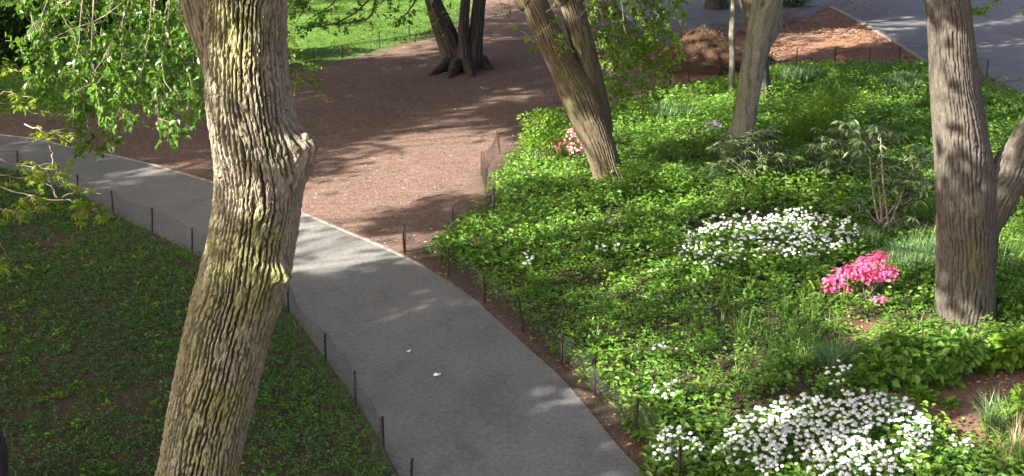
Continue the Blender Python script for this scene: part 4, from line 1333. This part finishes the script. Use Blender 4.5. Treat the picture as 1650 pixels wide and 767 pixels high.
shrub('dark_shrub', 'dense dark green thicket beyond the shaded lawn', 'shrub', (40, 112),
      [(10, 50, 70, 60), (70, 25, 70, 60), (-60, 40, 60, 70), (150, 10, 70, 55), (230, 0, 70, 50), (300, -20, 70, 50)], 'shade_shrub', 9000, 0.20, 0.13, 8, 'twig_dark', 0, 0.6, 0.6, 0.2, 0.0, False)
shrub('dark_shrub', 'dark low shrub beyond the asphalt behind the smooth pale tree', 'shrub', (1275, 10), [(1265, -2, 24, 12), (1290, -4, 18, 12)], 'shade_shrub', 500, 0.12, 0.08, 3)
shrub('green_tuft', 'bright green tuft at the foot of the far dark trunk', 'plants', (1170, 10), [(1172, 2, 14, 9)], 'turf', 160, 0.12, 0.05, 2, 'blade')

# azaleas in bloom: stems, leaves, blossoms
def azalea(label, base, lobes, mat, n, dy=0.0, leafn=120, size=0.034, group='azaleas in bloom'):
    root = shrub('azalea', label, 'azalea', base, [(a, b + 4, c, d) for a, b, c, d in lobes], 'fresh', leafn, 0.05, 0.022, 7, 'twig_dark', 0, dy, 0.8, 0.2, 0.2, group=group)
    Yp = on_land(*base)[1] + dy
    gg = Geo()
    vol = np.array([l[2] * l[3] for l in lobes], float)
    for (px, py, rx, ry), w in zip(lobes, vol / vol.sum()):
        c = at_y(px, py, Yp)
        k = depth_of(c) / FPX
        m = int(n * w)
        d = rand_dir(m, 0.25)
        P = c + d * (0.55 + 0.5 * rng.random(m))[:, None] * [rx * k, rx * k * 0.9, ry * k] + rng.normal(size=(m, 3)) * 0.015
        up = unit(d + [0, -0.2, 0.5] + rng.normal(size=(m, 3)) * 0.3)
        e1 = unit(np.cross(up, rand_dir(m)))
        e2 = np.cross(up, e1)
        for j in range(5):
            t = j * 2 * np.pi / 5
            ax = e1 * math.cos(t) + e2 * math.sin(t) + up * 0.35
            leaves(gg, P, ax, up, size, size * 0.72, 0.1, 0.2, False)
    link('blossoms', gg.mesh('blossoms', M[mat]), root, 'stuff')
    return root
azalea('bright pink azalea in full bloom before the bulb foliage', (1392, 486), [(1340, 460, 17, 17), (1358, 446, 22, 13), (1380, 436, 24, 13), (1402, 424, 26, 12), (1428, 440, 19, 15), (1410, 446, 22, 10), (1420, 413, 17, 7), (1362, 470, 14, 10), (1392, 446, 20, 9)], 'pink', 760, 0.15)
azalea('tiny pink azalea shoot below the bright pink azalea', (1416, 494), [(1410, 485, 7, 5), (1423, 484, 6, 4)], 'pink', 34, 0.0, 20)
azalea('salmon pink azalea half hidden behind the leaning trunk', (925, 262), [(928, 215, 20, 9), (905, 232, 16, 10), (930, 238, 20, 12), (945, 222, 12, 12)], 'palepink', 420, 0.0, 200)
azalea('slender pink azalea at the far bed fence', (1354, 114), [(1354, 92, 6, 4), (1356, 101, 7, 4), (1355, 110, 8, 4)], 'palepink', 130, 0.0, 60, 0.045)

def tuft(name, label, cat, px, py, rx, ry, n, L, W, mat, lean=0.3, nl=9, group=None):
    th, r = rng.random(n) * 2 * np.pi, np.sqrt(rng.random(n))
    P = on_land(px + rx * r * np.cos(th), py + ry * r * np.sin(th))
    c = on_land(px, py)
    gg = Geo()
    blades(gg, P, nl, L, W, 0.05, lean)
    o = link(name, gg.mesh(name, M[mat]), None, None, label, cat, group)
    return o
tuft('bulb_foliage', 'pale grey-green bulb foliage in sun behind the pink azalea', 'plants', 1478, 432, 48, 20, 150, 0.42, 0.017, 'bluegrass', 0.32)
tuft('bulb_foliage', 'grey-green bulb foliage beside the wide white drift', 'plants', 1390, 398, 26, 10, 36, 0.36, 0.016, 'bluegrass', 0.35)
tuft('bulb_foliage', 'upright blue-green bulb foliage left of the far end of the grey-brown tree', 'plants', 1452, 152, 38, 10, 120, 0.5, 0.03, 'bluegrass', 0.18)
tuft('bulb_foliage', 'blue-green bulb foliage near the darker ridged trunk', 'plants', 1290, 130, 34, 9, 80, 0.4, 0.03, 'bluegrass', 0.3)
tuft('bulb_foliage', 'blue-green bulb foliage between sapling and leaning tree', 'plants', 1085, 192, 40, 8, 80, 0.4, 0.028, 'bluegrass', 0.3)
tuft('bulb_foliage', 'blue-green bulb foliage under the rhododendron at the pale tree', 'plants', 1130, 300, 40, 14, 70, 0.35, 0.02, 'bluegrass', 0.4)
tuft('ornamental_grass', 'arching green grass clump right of the grey-brown trunk', 'grass', 1628, 440, 30, 26, 80, 0.5, 0.017, 'blade', 0.45)
tuft('ornamental_grass', 'green grass clump left of the rounded leafy mound', 'grass', 1300, 585, 40, 16, 45, 0.36, 0.012, 'blade', 0.5)
tuft('ornamental_grass', 'grass clump at the top edge of the bare soil slope', 'grass', 1350, 605, 20, 10, 30, 0.5, 0.012, 'bluegrass', 0.5)
tuft('dry_grass', 'straw-coloured dead grass clump at the end of the bare soil slope', 'grass', 1628, 742, 14, 10, 9, 0.75, 0.012, 'dry', 0.55)
tuft('ornamental_grass', 'tall green and straw grass behind the dead grass clump', 'grass', 1600, 700, 20, 16, 22, 0.55, 0.013, 'bluegrass', 0.4)
tuft('ornamental_grass', 'green grass growing through the dead grass clump', 'grass', 1655, 760, 24, 20, 40, 0.5, 0.013, 'blade', 0.45)

# ------------------------------------------------------------------ branches in view
def sprays(root, twigs, mat, twig_mat, L, W, shoot, nshoot, per, names=('twigs', 'foliage'), r0=0.008, droop=0.2, hang=0.3, flat=0.0, dj=0.35, lobed=0, taper=True):
    """twigs: list of (pixel polyline, depth); every twig carries side shoots with leaves"""
    gt, gl = Geo(), Geo()
    for line, D in twigs:
        P = np.array([at_depth(a, b, D + (0 if k == 0 else dj * rng.normal() * k / len(line))) for k, (a, b) in enumerate(line)])
        n = 14
        pts = spline(P, n) if len(P) > 1 else P
        pts[1:-1] += rng.normal(size=(n - 2, 3)) * 0.012
        tube(gt, pts, np.linspace(r0, r0 * 0.3, n) if taper else r0, 5)
        Lt = np.linalg.norm(np.diff(pts, axis=0), axis=1).sum()
        ns = max(2, int(Lt * nshoot))
        t = np.sqrt(rng.random(ns) * 0.96 + 0.04) * (n - 1.01)
        i = t.astype(int)
        S = pts[i] + (pts[i + 1] - pts[i]) * (t - i)[:, None]
        ax = unit(pts[i + 1] - pts[i])
        dv = unit(rand_dir(ns) * [1, 1, 1 - flat] + ax * 0.5 - [0, 0, hang])
        ln = shoot * (0.4 + 0.9 * rng.random(ns))
        E = S + dv * ln[:, None] - np.array([0, 0, 1.0]) * (ln * hang * 0.3)[:, None]
        for a, b in zip(S, E):
            tube(gt, np.array([a, (a + b) / 2 + [0, 0, 0.01], b]), [0.0035, 0.0028, 0.0018], 3, False)
        f = rng.random((ns, per)) ** 0.7
        Q = (S[:, None] + (E - S)[:, None] * f[..., None] + rng.normal(size=(ns, per, 3)) * L * 0.3).reshape(-1, 3)
        m = len(Q)
        d = rand_dir(m) * [1, 1, 1 - 0.7 * flat] + np.repeat(dv, per, 0) * 0.7 - [0, 0, hang * 0.8]
        nr = rng.normal(size=(m, 3)) * (0.55 - 0.3 * flat) + [0, 0, 1.0]
        ls = L * (0.6 + 0.7 * rng.random(m))
        if lobed:
            d = unit(d)
            sd = unit(np.cross(d, nr))
            for q in range(lobed):
                a = (q - (lobed - 1) / 2) * 0.62
                leaves(gl, Q, d * math.cos(a) + sd * math.sin(a), nr, ls * (1 - 0.25 * abs(a)), ls * W / L * 0.42, 0.08, droop, False)
        else:
            leaves(gl, Q, d, nr, ls, ls * W / L, 0.14, droop, True)
    if names[0]:
        link(names[0], gt.mesh(names[0], M[twig_mat], True), root, 'stuff')
    link(names[1], gl.mesh(names[1], M[mat]), root, 'stuff')

def small_tree(name, label, xy, h, r, mat, limbs=()):
    root = thing(name, label, 'tree', (*xy, 0))
    ctl = np.array([[xy[0], xy[1], -0.2, r * 1.3], [xy[0], xy[1], 0.8, r], [xy[0] + 0.1, xy[1], h * 0.6, r * 0.85], [xy[0] + 0.05, xy[1] + 0.1, h, r * 0.6]])
    trunk(root, 'trunk', ctl, M[mat], 40, 80, (0.06, 0.3, 0.01), 0.05, (), 0.3, int(abs(xy[0]) * 10))
    for b in limbs:
        gg = Geo()
        pts = spline(np.array([[xy[0] + 0.05, xy[1] + 0.1, h - 0.4], *b]), 16)
        tube(gg, pts, np.linspace(r * 0.55, 0.02, 16), 8)
        link('limb', gg.mesh('limb', M[mat], True), root)
    return root

# drooping glossy foliage behind the furrowed trunk
root = small_tree('tree', 'leafy tree whose glossy green branches droop behind the furrowed trunk', (-8.6, 14.2), 8.6, 0.26, 'bark_grey',
                  [([-6.8, 14.0, 8.9], [-4.6, 13.8, 8.5], [-3.2, 13.7, 8.0]), ([-7.0, 14.6, 8.4], [-5.2, 14.4, 7.7], [-3.6, 14.3, 7.1]), ([-6.9, 13.6, 7.9], [-5.8, 13.3, 7.4], [-4.9, 13.2, 6.9])])
tw = []
ends = [(140, 245), (150, 225), (172, 225), (118, 205), (188, 190), (205, 175), (265, 218), (255, 200), (285, 205), (300, 190), (325, 178), (240, 165), (222, 150), (95, 165), (75, 150), (60, 135), (50, 110),
        (130, 180), (160, 170), (275, 160), (310, 150), (330, 165), (45, 85), (90, 120), (110, 90), (150, 120), (190, 130), (230, 110), (270, 110), (300, 100), (325, 110), (200, 80), (160, 60), (120, 50), (250, 60), (290, 55), (322, 60), (80, 60), (60, 40), (215, 30), (180, 20), (270, 15), (310, 15), (140, 15), (100, 15)]
for k, (x, y) in enumerate(ends):
    x0 = x + rng.normal() * 35 + 15
    x0 = min(x0, 345)
    tw.append(([(x0, -90 - 60 * rng.random()), ((x0 * 0.6 + x * 0.4) + rng.normal() * 8, y * 0.3 - 25), (x + rng.normal() * 10, y * 0.7 - 5), (x, y)], 14.0 + 0.7 * rng.normal()))
sprays(root, tw, 'hang', 'twig', 0.064, 0.046, 0.24, 9.5, 9, hang=0.3, droop=0.25)
gg = Geo()
for line in [[(240, -30), (165, 28), (118, 46), (70, 68)], [(75, 22), (68, 42), (60, 58)], [(135, -20), (129, 40), (128, 65), (122, 90)], [(152, -15), (149, 38), (148, 60), (147, 82)], [(115, 2), (100, 14), (82, 14)], [(262, 105), (265, 130), (278, 148)]]:
    P = np.array([at_depth(a, b, 13.2) for a, b in line])
    tube(gg, spline(P, 10), np.linspace(0.009, 0.003, 10), 6)
link('bare_twigs', gg.mesh('bare_twigs', M['twig'], True), root, 'stuff')

# yellow-green maple reaching in from the left
root = small_tree('maple_tree', 'small maple with airy yellow-green sprays hanging over the lawn fence', (-7.4, 12.2), 5.4, 0.12, 'bark_smooth',
                  [([-6.3, 12.1, 5.0], [-5.0, 12.0, 4.55]), ([-6.5, 12.2, 5.8], [-5.2, 12.2, 6.0]), ([-6.2, 12.1, 4.4], [-5.0, 12.0, 3.8])])
tw = [([(-60, 290), (0, 302), (55, 316), (95, 320)], 12.4), ([(75, 322), (120, 322), (150, 338), (190, 348)], 12.4), ([(-40, 250), (10, 262), (50, 268), (92, 275)], 12.5), ([(-40, 325), (0, 335), (30, 345)], 12.2),
      ([(92, 318), (82, 300), (78, 285)], 12.4), ([(-40, 275), (20, 285), (60, 290)], 12.6), ([(-40, 370), (0, 390), (12, 430)], 12.0), ([(100, 318), (130, 305), (165, 312)], 12.4),
      ([(-50, 170), (0, 165), (40, 172), (88, 182)], 13.0), ([(-50, 110), (0, 108), (35, 115)], 13.0), ([(-30, 150), (20, 150), (60, 160)], 13.0), ([(40, 200), (70, 212), (100, 210)], 12.8), ([(85, 268), (82, 240), (72, 212)], 12.7)]
sprays(root, tw, 'maple', 'twig', 0.085, 0.06, 0.20, 5.0, 4, hang=0.1, droop=0.25, flat=0.75, lobed=5, r0=0.009)

# young leaves beside and on the leaning tree
D0 = float(depth_of(np.array([0, Yl + 0.8, 3.0])))
tw = []
for x, y in [(960, 120), (985, 150), (1010, 165), (1040, 140), (1065, 120), (1085, 100), (1100, 85), (1090, 60), (1060, 75), (1020, 95), (990, 90), (970, 60), (1000, 40), (1040, 40), (1075, 30), (1010, 125), (1035, 175), (1000, 180), (1050, 100), (980, 20), (1110, 20), (1060, 160), (945, 40)]:
    x0 = x * 0.6 + 975 * 0.4
    tw.append(([(x0 - 15, y - 120 - 40 * rng.random()), (x0, y - 60), (x, y)], D0 + 0.6 * rng.normal()))
sprays(t_lean, tw, 'fresh', 'twig', 0.095, 0.068, 0.36, 9.5, 7, hang=0.2, droop=0.3, r0=0.010, dj=0.5)
tw = [([(868, 55), (880, 45), (895, 30)], 0), ([(905, 80), (900, 70), (893, 78)], 0), ([(852, 60), (840, 50), (828, 30)], 0), ([(870, 62), (860, 66), (850, 62)], 0), ([(925, 85), (910, 70), (905, 60)], 0), ([(930, 30), (950, 10), (965, 2)], 0), ([(890, 75), (905, 82), (915, 78)], 0), ([(880, 20), (893, 8), (900, -8)], 0)]
D1 = float(depth_of(at_y(890, 60, Yl))) - 0.45
sprays(t_lean, [(l, D1) for l, _ in tw], 'fresh', 'twig', 0.09, 0.065, 0.16, 7, 5, names=('shoots', 'shoot_leaves'), hang=0.1, r0=0.010, dj=0.1)
# low limb and leaves above the far lawn
D2 = float(depth_of(np.array([0, Ym - 2.0, 4.0])))
tw = [([(640, -60), (585, 10), (540, 38), (486, 46)], D2), ([(600, -30), (605, 5), (590, 30), (540, 40)], D2), ([(700, -40), (660, 15), (640, 35)], D2), ([(560, -40), (545, -5), (520, 20)], D2), ([(500, -50), (490, -10), (470, 25)], D2), ([(540, -50), (500, 0), (480, 10)], D2), ([(640, -40), (630, -10), (610, 8)], D2)]
sprays(t_multi, tw, 'hang', 'twig_dark', 0.13, 0.09, 0.5, 5.5, 8, names=('low_limbs', 'foliage'), hang=0.0, flat=0.5, r0=0.045)
tw = [([(690, -10), (700, 25), (712, 48)], D2 + 0.5), ([(740, -20), (728, 5), (722, 25)], D2 + 0.5), ([(800, -20), (808, 15), (800, 35)], D2 + 0.5), ([(815, -15), (822, 15), (818, 28)], D2 + 0.5), ([(690, 60), (660, 62), (640, 60)], D2 + 1.0)]
sprays(t_multi, tw, 'fresh', 'twig', 0.10, 0.07, 0.22, 4, 4, names=('shoots', 'shoot_leaves'), hang=0.2, r0=0.014, dj=0.1)
# thin green shoot right of the furrowed trunk
tw = [([(440, 60), (470, 95), (500, 108), (525, 112)], 13.5), ([(450, 95), (480, 118), (500, 135), (515, 150)], 13.5), ([(445, 70), (465, 78), (480, 90)], 13.5), ([(448, 110), (470, 128), (490, 128)], 13.5), ([(440, 40), (465, 55), (475, 70)], 13.5)]
sprays(t_near, tw, 'fresh', 'twig_dark', 0.045, 0.03, 0.12, 10, 6, hang=0.1, flat=0.6, r0=0.006, dj=0.1)
# sprigs on the tree at the right
Dr = float(depth_of(at_y(1600, 60, Yr)))
tw = [([(1640, -40), (1610, -5), (1575, 18)], Dr), ([(1625, -20), (1600, 5), (1590, 12)], Dr), ([(1690, -30), (1655, 0), (1640, 20)], Dr)]
sprays(t_right, tw, 'fresh', 'twig_dark', 0.085, 0.06, 0.14, 7, 5, hang=0.05, flat=0.7, r0=0.007, dj=0.1)
tw = [([(1570, 122), (1605, 142), (1635, 158), (1665, 175)], Dr + 2), ([(1600, 140), (1625, 132), (1645, 128)], Dr + 2), ([(1585, 132), (1600, 128), (1612, 124)], Dr + 2), ([(1620, 150), (1640, 172), (1655, 185)], Dr + 2)]
sprays(t_right, tw, 'fresh', 'twig_dark', 0.06, 0.04, 0.16, 6, 5, names=('side_twigs', 'side_leaves'), hang=0.0, flat=0.7, r0=0.012, dj=0.1)

# ------------------------------------------------------------------ mulch heap, stones, scraps of paper
def lump(center, rx, ry, rz, mat, seed, n=60, m=34, rough=0.3, low=0.0, freq=2.0):
    ph = np.linspace(0, np.pi * (0.5 + low), m)[:, None]
    th = np.arange(n)[None] / n * 2 * np.pi
    d = np.stack([np.sin(ph) * np.cos(th), np.sin(ph) * np.sin(th), np.cos(ph) + 0 * th], -1)
    r = 1 + rough * 2 * (fbm(d[..., 0] * freq + seed, d[..., 1] * freq, d[..., 2] * freq, 700 + seed, 5) - 0.5)
    v = np.asarray(center) + d * r[..., None] * [rx, ry, rz]
    i = np.arange(m - 1)[:, None] * n
    j = np.arange(n)[None]
    gg = Geo()
    gg.add(v, np.stack([i + j, i + n + j, i + n + (j + 1) % n, i + (j + 1) % n], -1))
    return gg, v, d
c = on_land(1135, 116)
c[1] += 0.9
M['heap'] = plain_mat('mulch_heap', (0.045, 0.026, 0.017), (0.115, 0.067, 0.042), 14, 0.95, 0.9, 0.1, 0.05)
root = thing('mulch_heap', 'tall heap of red-brown shredded mulch beyond the bed fence', 'mulch heap', (c[0], c[1], 0))
gs = Geo()
for k, (ox, oy, rx, ry, rz) in enumerate([(0.1, 0.35, 1.05, 0.95, 1.15), (-0.5, 0.0, 1.05, 0.9, 0.8), (0.6, -0.1, 1.1, 0.95, 0.75), (0.0, -0.5, 1.45, 0.9, 0.5), (1.7, 0.7, 0.8, 0.5, 0.4)]):
    gg, v, d = lump(c + [ox, oy, -0.1], rx, ry, rz, None, k + 3, 56, 30, 0.13, 0.05, 2.2)
    link('mulch_mound', gg.mesh('mulch_mound', M['heap'], True), root)
    vv = v.reshape(-1, 3)[rng.integers(0, v.shape[0] * v.shape[1], 1500)] + rng.normal(size=(1500, 3)) * 0.04
    ls = 0.05 + 0.09 * rng.random(len(vv))
    leaves(gs, vv, rand_dir(len(vv)) * [1, 1, 0.6], rand_dir(len(vv), 0.8), ls, 0.018, 0.1, 0.2, False)
link('mulch_strands', gs.mesh('mulch_strands', M['straw']), root, 'stuff')

def stone(label, px, py, wpx, hz, seed, name='rock', flat=1.0):
    c = on_land(px, py)
    k = depth_of(c) / FPX
    gg, _, _ = lump(c - [0, 0, hz * 0.15], wpx * k * 0.5, wpx * k * 0.5 * flat, hz, None, seed, 40, 22, 0.35, 0.1, 1.6)
    link(name, gg.mesh(name, M['rock'], True), None, None, label, 'rock')
stone('grey rock among leaves left of the smooth pale tree', 1152, 214, 46, 0.33, 11, flat=0.8)
stone('flat pale stone in the bare earth near the multi-stemmed tree', 786, 141, 24, 0.05, 12, 'flat_stone', 1.3)
stone('flat pale stone in the bare earth behind the leaning tree', 872, 134, 32, 0.05, 14, 'flat_stone', 1.0)

def paper(label, px, py, size, seed):
    c = ground(px, py, 0.02)
    n = 9
    u, v = np.meshgrid(np.linspace(-1, 1, n), np.linspace(-1, 1, n))
    rad = 1 + 0.5 * (vnoise(np.arctan2(v, u) * 1.5 + 9, 0, 0, seed) - 0.5)
    x = u * rad * size * 0.6 + 0.02 * (vnoise(u * 2, v * 2, 0, seed + 1) - 0.5)
    y = v * rad * size * 0.5 * (1 + 0.4 * u) + 0.03 * (vnoise(u * 2, v * 2, 4, seed + 1) - 0.5)
    z = size * 0.55 * vnoise(u * 2.1 + 5, v * 2.1, 0, seed + 2) + size * 0.2 * vnoise(u * 5, v * 5, 0, seed + 3)
    top = np.stack([x + c[0], y + c[1], z + 0.018], -1).reshape(-1, 3)
    bot = top - [0, 0, 0.0015]
    ii = (np.arange(n - 1)[:, None] * n + np.arange(n - 1)[None]).ravel()
    q = np.stack([ii, ii + 1, ii + n + 1, ii + n], -1)
    gg = Geo()
    gg.add(np.vstack([top, bot]), np.vstack([q, q[:, ::-1] + n * n]))
    link('paper_scrap', gg.mesh('paper_scrap', M['paper']), None, None, label, 'litter', 'white paper scraps on the path')
paper('small crumpled white paper scrap lying towards the path middle, nearer the far bend', 659, 567, 0.055, 3)
paper('larger notched white paper scrap on the asphalt path', 704, 606, 0.072, 8)
